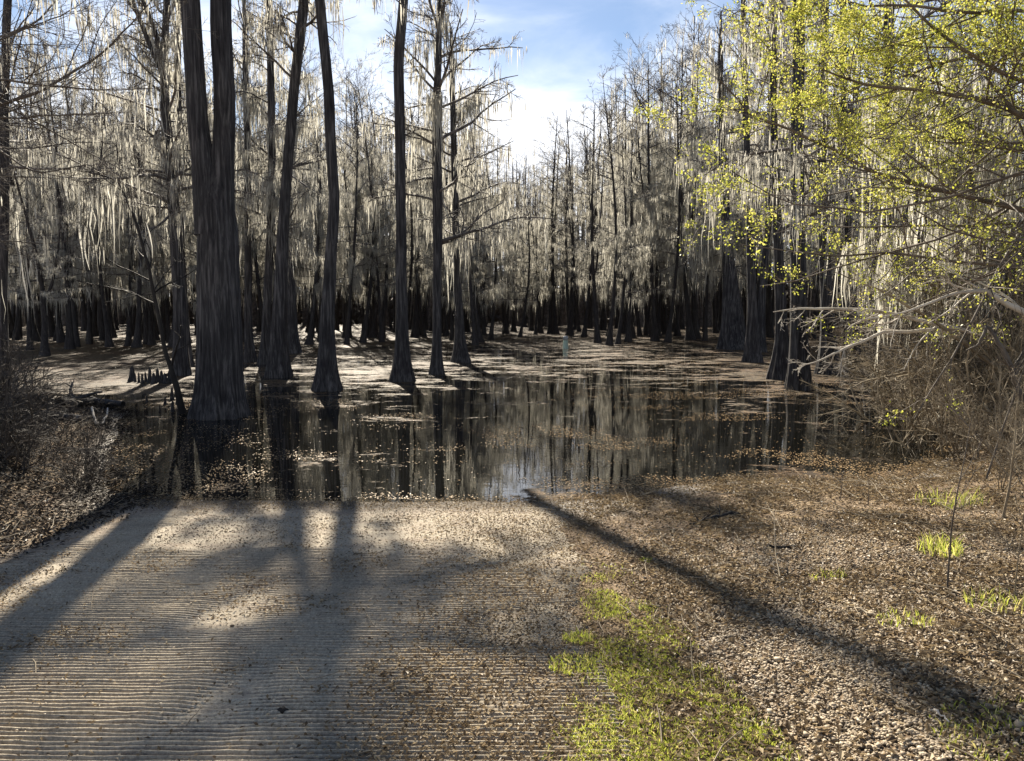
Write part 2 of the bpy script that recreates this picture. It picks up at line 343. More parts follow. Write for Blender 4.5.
def water_mat():
    m, nt, out = new_mat('swamp_water')
    g = N(nt, 'ShaderNodeNewGeometry'); pos = g.outputs['Position']
    at = N(nt, 'ShaderNodeAttribute', attribute_name='rnd')
    n1 = noise(nt, mapping(nt, pos, (0.55, 1.0, 1)).outputs[0], 0.9, 10, 0.72, 0.8)
    n2 = noise(nt, mapping(nt, pos, (0.7, 1.0, 1)).outputs[0], 7.0, 8, 0.8)
    ad = N(nt, 'ShaderNodeMath', operation='ADD'); nt.links.new(n1.outputs['Fac'], ad.inputs[0]); nt.links.new(at.outputs['Fac'], ad.inputs[1])
    k = N(nt, 'ShaderNodeMath', operation='MULTIPLY_ADD'); nt.links.new(n2.outputs['Fac'], k.inputs[0]); k.inputs[1].default_value = 0.50; nt.links.new(ad.outputs[0], k.inputs[2])
    msk = N(nt, 'ShaderNodeMapRange'); msk.inputs['From Min'].default_value = 1.26; msk.inputs['From Max'].default_value = 1.30
    nt.links.new(k.outputs[0], msk.inputs['Value'])
    w = N(nt, 'ShaderNodeBsdfPrincipled'); w.inputs['Base Color'].default_value = (0.005, 0.005, 0.004, 1)
    w.inputs['Roughness'].default_value = 0.015; w.inputs['IOR'].default_value = 1.55; w.inputs['Specular IOR Level'].default_value = 0.6
    wb = noise(nt, mapping(nt, pos, (1.0, 2.0, 1)).outputs[0], 4.0, 3, 0.5)
    bp = N(nt, 'ShaderNodeBump'); bp.inputs['Strength'].default_value = 0.014; bp.inputs['Distance'].default_value = 0.05
    nt.links.new(wb.outputs['Fac'], bp.inputs['Height']); nt.links.new(bp.outputs[0], w.inputs['Normal'])
    n4 = noise(nt, pos, 5.0, 10, 0.85); n5 = noise(nt, pos, 0.35, 3)
    r = ramp(nt, [(0.42, (0.02, 0.014, 0.008)), (0.5, (0.06, 0.038, 0.020)), (0.60, (0.17, 0.115, 0.062))]); nt.links.new(n4.outputs['Fac'], r.inputs[0])
    r5 = ramp(nt, [(0.4, (0.85, 0.88, 0.8)), (0.6, (1.12, 1.0, 0.88))]); nt.links.new(n5.outputs['Fac'], r5.inputs[0])
    mu = N(nt, 'ShaderNodeMix', data_type='RGBA', blend_type='MULTIPLY'); mu.inputs['Factor'].default_value = 1
    nt.links.new(r.outputs[0], mu.inputs['A']); nt.links.new(r5.outputs[0], mu.inputs['B'])
    d = N(nt, 'ShaderNodeBsdfPrincipled'); nt.links.new(mu.outputs['Result'], d.inputs['Base Color'])
    d.inputs['Roughness'].default_value = 0.6; d.inputs['Specular IOR Level'].default_value = 0.10
    b2 = N(nt, 'ShaderNodeBump'); b2.inputs['Strength'].default_value = 0.9; b2.inputs['Distance'].default_value = 0.05
    nt.links.new(n4.outputs['Fac'], b2.inputs['Height']); nt.links.new(b2.outputs[0], d.inputs['Normal'])
    mix = N(nt, 'ShaderNodeMixShader'); nt.links.new(msk.outputs[0], mix.inputs[0]); nt.links.new(w.outputs[0], mix.inputs[1]); nt.links.new(d.outputs[0], mix.inputs[2])
    nt.links.new(mix.outputs[0], out.inputs[0]); return m
M_WATER = water_mat()

# ------------------------------------------------------------------ terrain
SX = np.array([-80, -45, -27, -20, -14.5, -10.5, -8.2, -6.6, -5.6, -4.9, -4.2, -2, 0.3, 1.2, 2.1, 3.0, 4.2, 5.4, 6.6, 8.0, 10, 13, 20, 35, 80])
SY = np.array([38, 36, 31, 26, 20.5, 17.5, 15.5, 12.0, 9.9, 8.95, 8.55, 8.42, 8.45, 8.75, 9.2, 9.6, 9.45, 9.8, 11.2, 13.0, 15.5, 20, 32, 58, 120])
def shore(x): return np.interp(x, SX, SY)
def H(x, y):
    x = np.asarray(x, float); y = np.asarray(y, float)
    s = shore(x)
    d = s - y
    offramp = sstep(0.6, 2.2, x) + sstep(-4.6, -6.0, x)
    z = np.where(d > 0, 0.08 * d, 0.10 * d)
    z = z + offramp * sstep(0.0, 2.0, d) * (0.10 + 0.035 * np.clip(np.where(x > 0, x - 2, -0.5 * x - 2), 0, 8))
    z = z + offramp * 0.13 * (fbm(x * 0.7 + 11, y * 0.7, 3, 4) - 0.5) * sstep(-1.0, 1.5, d)
    z = z + offramp * 0.05 * (fbm(x * 3 + 5, y * 3, 8, 3) - 0.5) * sstep(-0.3, 0.8, d)
    z = z + (1 - np.clip(offramp, 0, 1)) * 0.02 * (fbm(x * 1.3, y * 1.3, 5, 3) - 0.5)
    return np.clip(z, -0.8, 1.6)
def axis(lo, hi, step, far, g=1.13):
    a = list(np.arange(lo, hi + 1e-6, step)); s = step
    while a[-1] < far: s *= g; a.append(a[-1] + s)
    s = step
    while a[0] > -far: s *= g; a.insert(0, a[0] - s)
    return np.array(a)
def grid_mesh(X, Y, Z, att=None):
    ny, nx = X.shape
    idx = np.arange(nx * ny).reshape(ny, nx)
    Fc = np.stack([idx[:-1, :-1], idx[:-1, 1:], idx[1:, 1:], idx[1:, :-1]], -1).reshape(-1, 4)
    mb = MB(); mb.add(np.stack([X, Y, Z], -1).reshape(-1, 3), Fc, None if att is None else att.ravel()); return mb
gx = axis(-12, 14, 0.09, 700); gy = axis(0, 18, 0.09, 700)
X, Y = np.meshgrid(gx, gy)
tag(grid_mesh(X, Y, H(X, Y) - 0.004).build('ground', M_GROUND), kind='structure')

# grooved concrete launch ramp
rx = np.arange(-4.25, 0.66, 0.05); ry = np.arange(0.2, 9.4, 0.0058)
X, Y = np.meshgrid(rx, ry)
edge = 0.34 + 0.26 * (fbm(Y * 1.6, Y * 0 + 3, 21, 5) - 0.5) * 2 + 0.02 * Y
Xr = -4.25 + (X + 4.25) / (0.61 + 4.3) * (edge + 4.25 + 0.05)
ph = Y / 0.038 + 0.22 * (fbm(Xr * 0.5, Y * 0.5, 31, 2) - 0.5)
gw = 0.5 + 0.5 * np.cos(2 * math.pi * ph); gw = gw ** 1.4
fill = sstep(0.54, 0.74, fbm(Xr * 1.1 + 3, Y * 0.9, 41, 4) + 0.33 * sstep(5.2, 7.4, Y) + 0.30 * sstep(-1.0, 0.5, Xr) * sstep(2.2, 4.5, Y))
zr = H(Xr, Y) + 0.006 + 0.019 * gw * (1 - 0.85 * fill) * (0.75 + 0.5 * fbm(Xr * 9, Y * 26, 51, 2)) + 0.004 * (fbm(Xr * 12, Y * 12, 61, 3) - 0.5)
zr = zr - 0.03 * sstep(0.05, 0.0, edge + 0.05 - Xr)
silt = 0.05 + 0.34 * (1 - gw) * (1 - fill) + 0.30 * fill * 0.7 + 0.18 * sstep(7.2, 8.8, Y) + 0.28 * sstep(-3.5, -4.2, Xr) - 0.22
tag(grid_mesh(Xr, Y, zr, silt).build('boat_ramp', M_RAMP), kind='structure')
def Hs(x, y):
    """height of whatever is on top: the ramp or the soil"""
    return H(x, y) + np.where((x > -4.2) & (x < 0.45) & (y < 9.2), 0.010, 0.0)

# water with drifting mats; rnd = how closed the mat is
wx = axis(-30, 30, 0.35, 700, 1.2); wy = axis(7.5, 60, 0.3, 700, 1.2); wy = wy[wy > 7.0]
X, Y = np.meshgrid(wx, wy)
U = X / Y * F + CX; V = 305 + CAM_H * F / Y
mat = np.interp(V, [300, 338, 350, 362, 378, 400, 440, 480, 505, 560], [0.60, 0.56, 0.525, 0.50, 0.47, 0.42, 0.38, 0.40, 0.44, 0.46])
left = sstep(255, 130, U) * sstep(420, 385, V) * 0.13                      # closed mat behind the double trunk
leftm = sstep(470, 400, U) * sstep(250, 290, U) * sstep(430, 372, V) * 0.06
right = sstep(690, 780, U) * sstep(330, 360, V) * sstep(432, 400, V) * 0.07
rb = sstep(700, 800, U) * sstep(440, 480, V) * 0.10
mat = mat + left + leftm + right + rb
near = sstep(0.5, 0.0, Y - shore(X)) * 0.08
mat = mat + near
tag(grid_mesh(X, Y, np.zeros_like(X), mat).build('swamp_water', M_WATER), kind='structure')

# ------------------------------------------------------------------ cypress trees
def trunk_mesh(pts, rad, seed, sides=28, sub=10, flare=1.6, fh=0.7, flutes=7, famp=0.16, ridge=0.03):
    """pts (k,3) relative to the base, rad (k,); flare is added at the foot"""
    rng = np.random.default_rng(seed)
    pts = np.asarray(pts, float); rad = np.asarray(rad, float)
    z = pts[:, 2]
    zz = np.concatenate([np.linspace(-0.4, 3.0, 22), np.arange(3.35, z[-1], 0.45), [z[-1]]])
    zz = zz[zz <= z[-1]]
    P = np.stack([np.interp(zz, z, pts[:, 0]), np.interp(zz, z, pts[:, 1]), zz], 1)
    kx = np.cumsum(rng.normal(0, 1, len(zz))); ky = np.cumsum(rng.normal(0, 1, len(zz)))
    env = sstep(0.5, 5, zz)
    P[:, 0] += 0.012 * kx * env * rad[0] * 3; P[:, 1] += 0.012 * ky * env * rad[0] * 3
    R = np.interp(zz, z, rad) * (1 + flare * np.exp(-np.maximum(zz, 0) / fh))
    ang = np.arange(sides) / sides * 2 * math.pi
    ph = rng.uniform(0, 6.28, 3)
    fl = famp * np.exp(-np.maximum(zz, 0) / (fh * 1.8))[:, None]
    fr = 1 + fl * (np.cos(flutes * ang + ph[0] + 0.6 * np.sin(ang + ph[1])) + 0.5 * np.cos((flutes - 3) * ang + ph[2]))
    fr = fr + ridge * (fbm(np.broadcast_to(ang * (14 if sides > 90 else 6), (len(zz), sides)), zz[:, None] * 0.8 + 0 * ang, seed % 97, 3) - 0.5) * 2
    fr = fr + 0.05 * (vnoise(np.broadcast_to(np.cos(ang) * 1.5 + 5, (len(zz), sides)), zz[:, None] * 0.9 + np.sin(ang) * 1.5, seed % 89) - 0.5)
    mb = MB(); tubes(mb, P[None], R[None], sides, 0, fr[None]); return mb, P, R

def crown(leader, z0, seed, Lmax=3.6, n1=40, n2=9, n3=5, r1=0.05, moss=900, mlen=0.7, mw=0.05, mk=4, sides1=5, top_up=0.9, clear=None, taper=0.7, mossmin=0.1, n4=0, mtop=0.95):
    """leader = (P (n,3), R (n,)); returns (branches MB, moss MB)"""
    rng = np.random.default_rng(seed)
    P, R = leader; z1 = P[-1, 2]
    t = np.sort(rng.uniform(0, 1, n1)) ** 0.95
    zb = z0 + (z1 - z0) * t
    p0 = np.stack([np.interp(zb, P[:, 2], P[:, 0]), np.interp(zb, P[:, 2], P[:, 1]), zb], 1)
    th = rng.uniform(0, 2 * math.pi, n1)
    el = rng.normal(0.12 + top_up * t ** 1.4, 0.16)
    d = np.stack([np.cos(th) * np.cos(el), np.sin(th) * np.cos(el), np.sin(el)], 1)
    L = Lmax * (1 - taper * t ** 1.6) * rng.uniform(0.45, 1.15, n1)
    if clear is not None:
        L = L * np.where((d @ np.array(clear)) > 0.5, 0.25, 1)
    P1 = polyline(p0, d, L, 8, 0.11, -0.10, rng)
    rb = np.minimum(r1 * (L / Lmax) ** 0.8, np.interp(zb, P[:, 2], R) * 0.75)
    R1 = rb[:, None] * np.linspace(1, 0.25, 8)
    P2, R2 = children(P1, R1, n2, 0.42, 0.85, 5, 0.14, 0.10, rng, rratio=0.55)
    P3, R3 = children(P2, R2, n3, 0.5, 0.8, 3, 0.16, 0.05, rng, rratio=0.6)
    R2 = np.maximum(R2, 0.006); R3 = np.maximum(R3, 0.0045)
    br = MB(); tubes(br, P1, R1, sides1); tubes(br, P2, R2, 4); tubes(br, P3, R3, 3)
    if n4:
        P4, R4 = children(P3, R3, n4, 0.55, 0.7, 3, 0.12, 0.1, rng, rratio=0.8); tubes(br, P4, np.maximum(R4, 0.0035), 3)
    ms = None
    if moss:
        ms = MB()
        A = np.concatenate([sample_pts(P1, moss // 2, rng, mossmin), sample_pts(P2, moss - moss // 2, rng)])
        f = (A[:, 2] - z0) / (z1 - z0); A = A[rng.uniform(0, 1, len(A)) < sstep(mtop, mtop - 0.45, f) + 0.04]
        # lower branches carry the longest beards
        moss_strands(ms, A, rng, mk, mlen, mw, 0.09, 4, 1.2)
    return br, ms

def cypress(label, base, px, dist_extra, H_top, z0, seed, crown_kw=None, flare=1.6, fh=0.7, sides=28, group=None, extra_stem=None, flutes=7, famp=.16, ridge=.03, mossy_trunk=0):
    """base=(u,v) pixel of the foot on the water; px=[(u,v,width px)...] going up the trunk"""
    b = base_of(*base); d = b[1]
    root = empty('cypress_tree', b, 0, label, 'tree', group)
    pts = [(0, 0, 0)]; rad = [px[0][2] / F * d / 2]
    for (u, v, w) in px:
        p = unproj(u, v, d) - b; pts.append((p[0], 0, p[2])); rad.append(w / F * d / 2)
    last = np.array(pts[-1]); prev = np.array(pts[-2]); dr = (last - prev) / (last[2] - prev[2])
    if H_top > last[2] + 0.5:
        e = last + dr * (H_top - last[2]) * 0.6; e[2] = H_top; pts.append(tuple(e)); rad.append(0.04)
    mb, P, R = trunk_mesh(pts, rad, seed, sides, 10, flare, fh, flutes, famp, ridge)
    stems = [(P, R)]
    if extra_stem:
        for st in extra_stem:
            q = []; rr = []
            for (u, v, w) in st['px']:
                p = unproj(u, v, d) - b; q.append((p[0], st.get('dy', 0.0), p[2])); rr.append(w / F * d / 2)
            q = np.array(q); rr = np.array(rr)
            dr = (q[-1] - q[-2]) / (q[-1, 2] - q[-2, 2])
            e = q[-1] + dr * (st['top'] - q[-1, 2]) * 0.6; e[2] = st['top']
            q = np.vstack([q, e]); rr = np.append(rr, 0.04)
            zz = np.arange(q[0, 2], q[-1, 2], 0.3)
            P2 = np.stack([np.interp(zz, q[:, 2], q[:, 0]), np.interp(zz, q[:, 2], q[:, 1]), zz], 1); R2 = np.interp(zz, q[:, 2], rr)
            ang = np.arange(sides) / sides * 2 * math.pi
            fr = 1 + ridge * (fbm(np.broadcast_to(ang * 6, (len(zz), sides)), zz[:, None] * 1.2 + 0 * ang, (seed + 5) % 97, 3) - 0.5) * 2
            tubes(mb, P2[None], R2[None], sides, 0, fr[None]); stems.append((P2, R2))
    mb.build('trunk', M_BARK, root)
    brs = MB(); mss = MB(); nm = 0
    for i, st in enumerate(stems):
        kw = dict(n1=38, n2=9, n3=6, r1=0.055, moss=600, mlen=0.42, mw=0.022, mk=7, n4=2)
        kw.update(crown_kw or {})
        br, ms = crown(st, z0, seed + 17 * i, **kw)
        off = brs.n
        brs.v += br.v; brs.f += [f + off for f in br.f]; brs.t += br.t; brs.a += br.a; brs.n += br.n
        if ms is not None:
            off = mss.n
            mss.v += ms.v; mss.f += [f + off for f in ms.f]; mss.t += ms.t; mss.a += ms.a; mss.n += ms.n; nm += 1
    brs.build('branches', M_TWIG, root)
    if nm: mss.build('moss', M_MOSS, root)
    return root

near_trees = []
# the double-stemmed giant
cypress('massive double-stemmed cypress with ridged grey bark, forking low above its flared foot', (220, 416),
        [(219, 330, 42), (217, 240, 38), (215, 205, 35), (221, 175, 23), (222, 125, 19.5), (222, 60, 19), (221, 0, 19)], 0, 14.5, 10.2, 101,
        dict(n1=12, Lmax=3.2, moss=120), flare=0.42, fh=0.5, sides=110, flutes=11, famp=0.08, ridge=0.06,
        extra_stem=[dict(px=[(209, 235, 27), (206, 195, 24), (203, 160, 21), (198, 125, 19), (194, 60, 18), (190, 0, 17.5)], top=15, dy=0.0)])
cypress('straight bare-trunked cypress standing alone in the water beside the forked giant', (327, 390),
        [(327, 330, 13), (333, 200, 10.5), (328, 100, 10), (318, 0, 9.5)], 0, 14.5, 10.7, 102, dict(n1=34, Lmax=3.4, moss=620), flare=1.35, fh=0.75, sides=36)
cypress('slender pole-straight cypress with no low branches, its foot a narrow cone', (402, 381),
        [(402, 330, 11), (402, 200, 10), (399, 60, 10), (404, 0, 9)], 0, 17.5, 14.6, 103, dict(n1=14, Lmax=2.6, moss=160), flare=1.35, fh=0.7, sides=32)
cypress('cypress with wide feathery side branches reaching into the open sky gap', (437, 374),
        [(437, 330, 8), (436, 200, 10), (434, 120, 8), (437, 40, 6), (438, -30, 3)], 0, 13.6, 3.6, 104,
        dict(n1=38, n2=10, n3=7, Lmax=3.7, r1=0.06, moss=750, mlen=0.55, mw=0.024, top_up=0.75, taper=0.45), flare=1.0, fh=0.6, sides=28)
cypress('leaning dark cypress rising between a pale moss-covered trunk and a thinner slanting one', (279, 377),
        [(279, 330, 14), (285, 200, 10), (294, 90, 9.5), (304, 0, 9)], 0, 15, 8.5, 105, dict(n1=18, Lmax=3.2, moss=300), flare=0.75, fh=0.8, sides=30)
cypress('pale moss-covered cypress trunk behind the leaning dark one', (265, 364),
        [(267, 310, 8), (272, 200, 7), (271, 80, 7), (270, 0, 6)], 0, 14.5, 4.5, 106, dict(n1=34, Lmax=2.8, moss=900, mlen=0.5), flare=0.9, fh=0.7, sides=24)
cypress('thin slanting cypress crossing close behind the leaning dark one', (294, 353),
        [(292, 300, 8), (287, 200, 7), (296, 80, 6.5), (306, 0, 6)], 0, 17, 8.0, 107, dict(n1=26, Lmax=3.0, moss=450), flare=0.9, fh=0.7, sides=24)
cypress('short-looking cypress with a broad cone foot just behind the feathery one', (461, 362),
        [(459, 320, 8), (455, 250, 7), (452, 150, 6), (450, 60, 5)], 0, 13, 4.0, 108, dict(n1=30, Lmax=3.0, moss=900, mlen=0.55), flare=1.5, fh=0.7, sides=24)
cypress('slim cypress with a small flared foot close behind the forked giant', (250, 362),
        [(248, 320, 7), (247, 200, 6), (245, 60, 6)], 0, 15, 5, 109, dict(n1=30, Lmax=3.0, moss=700, mlen=0.5), flare=1.0, fh=0.6, sides=20)
cypress('high-forking dark cypress with slanting limbs, beside the forked giant on its bank side', (181, 375),
        [(180, 300, 12), (173, 200, 10), (165, 120, 9), (163, 60, 7), (165, 0, 6)], 0, 17, 5.0, 110,
        dict(n1=28, Lmax=3.2, r1=0.05, moss=520), flare=0.7, fh=0.7, sides=28,
        extra_stem=[dict(px=[(165, 80, 5), (150, 45, 4.5), (132, 0, 4)], top=13), dict(px=[(163, 70, 5), (155, 30, 4), (141, -5, 3.5)], top=13)])
cypress('thin dark cypress pressed close behind the high-forking one', (188, 366),
        [(184, 300, 7), (180, 200, 6), (179, 90, 5), (178, 0, 4.5)], 0, 14, 6.0, 111, dict(n1=24, Lmax=2.4, moss=400), flare=0.8, fh=0.6, sides=20)
cypress('dark cypress at the outermost bank edge, its trunk cut by the photo border', (2, 378),
        [(2, 300, 10), (4, 200, 9), (5, 100, 8), (8, 0, 7)], 0, 14.5, 4.5, 112, dict(n1=26, Lmax=4.4, r1=0.05, moss=300), flare=0.6, fh=0.7, sides=24)
# right-hand group in the water
cypress('thick black-footed cypress in front of the brush, the stoutest of its group in the water', (799, 389),
        [(799, 340, 15), (797, 250, 14), (796, 150, 12), (799, 0, 12)], 0, 15, 4.0, 113, dict(n1=30, Lmax=2.8, moss=420, mlen=0.55), flare=0.75, fh=0.9, sides=36)
cypress('narrow cypress with fused double foot right next to the stout black-footed one', (778, 379),
        [(782, 340, 11), (779, 250, 9), (775, 120, 7), (773, 0, 7)], 0, 14, 4.4, 114, dict(n1=28, Lmax=2.6, moss=450, mlen=0.5), flare=1.0, fh=0.8, sides=28)
cypress('second-row cypress rising beyond the bleached branches, behind the stout black-footed one', (828, 374),
        [(828, 320, 12), (826, 240, 11), (824, 100, 9), (826, 0, 8)], 0, 15, 6.0, 115, dict(n1=26, Lmax=2.6, moss=260, mlen=0.55), flare=1.0, fh=0.8, sides=28)
cypress('dark-footed cypress half hidden by the tangle of bleached branches', (878, 390),
        [(880, 330, 15), (884, 240, 12), (888, 100, 10), (889, 0, 9)], 0, 15, 7.5, 116, dict(n1=24, Lmax=2.6, moss=130, mlen=0.55), flare=0.7, fh=0.8, sides=28)
cypress('great wide-footed cypress alone at the far side of the open water, heavy with moss', (733, 349),
        [(732, 310, 17), (728, 240, 10), (722, 130, 7), (720, 60, 5)], 0, 17, 4.6, 117, dict(n1=46, Lmax=4.0, moss=1500, mlen=0.8, mw=0.035), flare=0.95, fh=1.1, sides=28)
cypress('tall thin cypress whose bare top stands above the young green leaves', (760, 352),
        [(762, 300, 7), (770, 200, 6), (775, 90, 5.5), (774, 0, 5)], 0, 22, 6, 118, dict(n1=36, Lmax=2.4, moss=700), flare=1.0, fh=0.8, sides=20)

cypress('short black-footed cypress between the stout one and the one hidden by bleached branches', (853, 378),
        [(853, 330, 11), (850, 240, 8), (846, 100, 7), (845, 0, 6)], 0, 15, 7.0, 119, dict(n1=24, Lmax=2.6, moss=200), flare=1.1, fh=0.8, sides=24)
cypress('slim dark cypress between the great wide-footed one and the clump of black feet', (752, 362),
        [(752, 320, 9), (749, 220, 7), (744, 100, 6), (742, 0, 5)], 0, 16, 6.5, 120, dict(n1=28, Lmax=2.4, moss=350), flare=1.1, fh=0.8, sides=24)
# --- archetypes for the standing wood across the water
def archetype(k):
    rng = np.random.default_rng(900 + k)
    Ht = 18.0
    lean = rng.normal(0, 0.7, 2); bend = rng.normal(0, 0.45, 2)
    zs = np.array([0, 3, 6, 9, 12, 15, Ht]); q = zs / Ht
    pts = np.stack([lean[0] * q + bend[0] * np.sin(q * 3.1), lean[1] * q + bend[1] * np.sin(q * 4.0), zs], 1)
    r = rng.uniform(0.11, 0.19); rad = r * np.array([1, .95, .85, .72, .52, .32, .12])
    mb, P, R = trunk_mesh(pts, rad, 900 + k, 12, 8, rng.uniform(0.9, 1.7), rng.uniform(0.6, 1.2), 5, 0.14, 0.02)
    stems = [(P, R)]
    if k % 3 == 1:                                   # a second leader forking off
        zf = rng.uniform(5, 9); zz = np.arange(zf, Ht * rng.uniform(0.8, 0.98), 0.6)
        x0 = np.interp(zf, P[:, 2], P[:, 0]); y0 = np.interp(zf, P[:, 2], P[:, 1]); th = rng.uniform(0, 6.28); sp = 1.3 * np.sqrt((zz - zf) / 9)
        P2 = np.stack([x0 + sp * np.cos(th), y0 + sp * np.sin(th), zz], 1); R2 = np.linspace(r * 0.6, 0.025, len(zz))
        tubes(mb, P2[None], R2[None], 8); stems.append((P2, R2))
    flat = k % 4 == 2
    brs = MB(); mss = MB()
    for i, st in enumerate(stems):
        br, ms = crown(st, rng.uniform(3.0, 5.5) if i == 0 else st[0][0, 2] + 1, 950 + k * 7 + i, Lmax=rng.uniform(2.3, 3.8) * (1.1 if flat else 1), n1=int(rng.uniform(26, 40)) // (1 + i), n2=8, n3=5, r1=0.05,
                       moss=int([1500, 700, 1100, 400, 1700, 900][k % 6] * (1 - 0.5 * i)), mlen=[0.55, 0.32, 0.45, 0.36, 0.62, 0.4][k % 6], mw=0.026, mk=6, mtop=0.8, top_up=0.6 if flat else 0.95, taper=0.15 if flat else 0.5)
        for A_, B_ in ((brs, br), (mss, ms)):
            off = A_.n; A_.v += B_.v; A_.f += [f + off for f in B_.f]; A_.t += B_.t; A_.a += B_.a; A_.n += B_.n
    return mb.mesh('trunk', M_BARKF), brs.mesh('branches', M_TWIG), mss.mesh('moss', M_MOSS)
ARCH = [archetype(k) for k in range(12)]
def far_tree(x, y, Ht, k, rz, label, group, thin=1.0):
    s = Ht / 18.0
    root = empty('cypress_tree', (x, y, 0), rz, label, 'tree', group); root.scale = (max(s, 0.85) * thin, max(s, 0.85) * thin, s)
    for nm, me in zip(('trunk', 'branches', 'moss'), ARCH[k]):
        o = bpy.data.objects.new(nm, me); COL.objects.link(o); o.parent = root
    return root
TU = [-400, 0, 120, 250, 330, 480, 500, 530, 560, 600, 640, 670, 720, 780, 1400]
TV = [35, 45, 55, 75, 75, 105, 140, 146, 122, 92, 66, 34, 12, -10, -10]
rng = np.random.default_rng(7)
spots = []
def try_add(x, y, md):
    for (a, b) in spots:
        if (a - x) ** 2 + (b - y) ** 2 < md * md: return False
    spots.append((x, y)); return True
named_far = [(598, 343), (609, 345), (618, 344), (584, 337), (628, 342), (655, 341), (668, 342), (690, 340), (540, 333), (520, 337), (556, 334), (505, 333), (484, 335),
             (110, 347), (128, 346), (70, 349), (90, 344), (345, 338), (382, 342), (366, 337), (415, 337), (705, 341), (640, 336), (30, 350), (148, 344), (210, 346), (475, 345), (320, 341)]
for (u, v) in named_far:
    b = base_of(u, v); try_add(b[0], b[1], 0.5)
tries = 0
while len(spots) < 262 and tries < 20000:
    tries += 1
    y = rng.uniform(37, 84); u = rng.uniform(-60, 1090)
    edge_v = np.interp(u, [0, 180, 300, 480, 520, 600, 740, 800, 860, 1100], [346, 348, 346, 342, 334, 338, 342, 352, 360, 372])
    ymin = CAM_H * F / (edge_v - 305)
    if y < ymin: continue
    if rng.uniform() < (y - ymin) / 45: continue
    x = (u - CX) / F * y
    try_add(x, y, 0.9)
for u, v in [(860, 362), (905, 366), (930, 360), (960, 368), (1000, 362), (845, 352), (985, 355), (1030, 370), (-30, 356), (-60, 362), (45, 356)]:
    b = base_of(u, v); spots.append((b[0], b[1]))
for i, (x, y) in enumerate(spots):
    light_moss = i >= len(spots) - 11
    u = CX + x / y * F
    vt = np.interp(u, TU, TV)
    Ht = CAM_H + (305 - vt) / F * y
    Ht = np.clip(Ht * rng.uniform(0.66, 1.02), 9, 23)
    if light_moss and 800 < u < 1040:
        lab, grp = 'cypress glimpsed through the tangled thicket beyond the bleached branches', 'cypresses behind the thicket'
    elif y < 44:
        lab, grp = 'moss-draped cypress in the front row of the wood across the water', 'front row of cypresses across the water'
    else:
        lab, grp = 'moss-draped cypress deep inside the wood across the water', 'cypresses deep in the wood across the water'
    far_tree(x, y, Ht, [3, 9, 1][i % 3] if light_moss else int(rng.integers(0, len(ARCH))), rng.uniform(0, 6.28), lab, grp, 0.9)

# the far-off wood that reads as one mass
def far_wood():
    rng = np.random.default_rng(77); mb = MB(); n = 900
    yy = rng.uniform(78, 128, n); xx = rng.uniform(-0.85, 0.85, n) * yy
    hh = np.clip(CAM_H + (305 - np.interp(CX + xx / yy * F, TU, TV) - 12) / F * yy, 9, 26) * rng.uniform(0.75, 1, n)
    z = np.linspace(0, 1, 6)
    P = np.zeros((n, 6, 3)); P[:, :, 0] = xx[:, None] + rng.normal(0, 0.3, (n, 1)) * z; P[:, :, 1] = yy[:, None]; P[:, :, 2] = z[None] * hh[:, None] - 0.2
    R = rng.uniform(0.14, 0.28, n)[:, None] * np.array([2.0, 1.0, 0.85, 0.65, 0.4, 0.1])
    tubes(mb, P, R, 6)
    P1, R1 = children(P, R, 14, 0.2, 1.25, 4, 0.12, 0.1, rng, smin=0.2, rratio=0.3, flat=0.6, taper_len=False)
    tubes(mb, P1, R1, 3)
    P2, R2 = children(P1, R1, 5, 0.45, 0.8, 3, 0.12, 0.1, rng, rratio=0.6)
    tubes(mb, P2, np.maximum(R2, 0.012), 3)
    o = mb.build('far_forest', M_TWIG); tag(o, 'distant cypress wood closing the view behind the moss-draped trees', 'forest', None, 'stuff')
    ms = MB(); moss_strands(ms, sample_pts(P1, 9000, rng), rng, 4, 0.9, 0.06, 0.15, 3, 1.0)
    o2 = ms.build('far_moss', M_MOSS); o2.parent = o
    n = 60000; yy = rng.uniform(90, 132, n); xx = rng.uniform(-0.9, 0.9, n) * yy
    zz = rng.beta(1.0, 1.7, n) * (5.6 + 3.5 * fbm(xx * 0.12, yy * 0.1, 5, 3))
    us = MB(); leaf_quads(us, np.stack([xx, yy, zz], 1), 0.75, rng, 0, 0.1, 0.8)
    o3 = us.build('understory', M_TWIGD, smooth=False); o3.parent = o
far_wood()

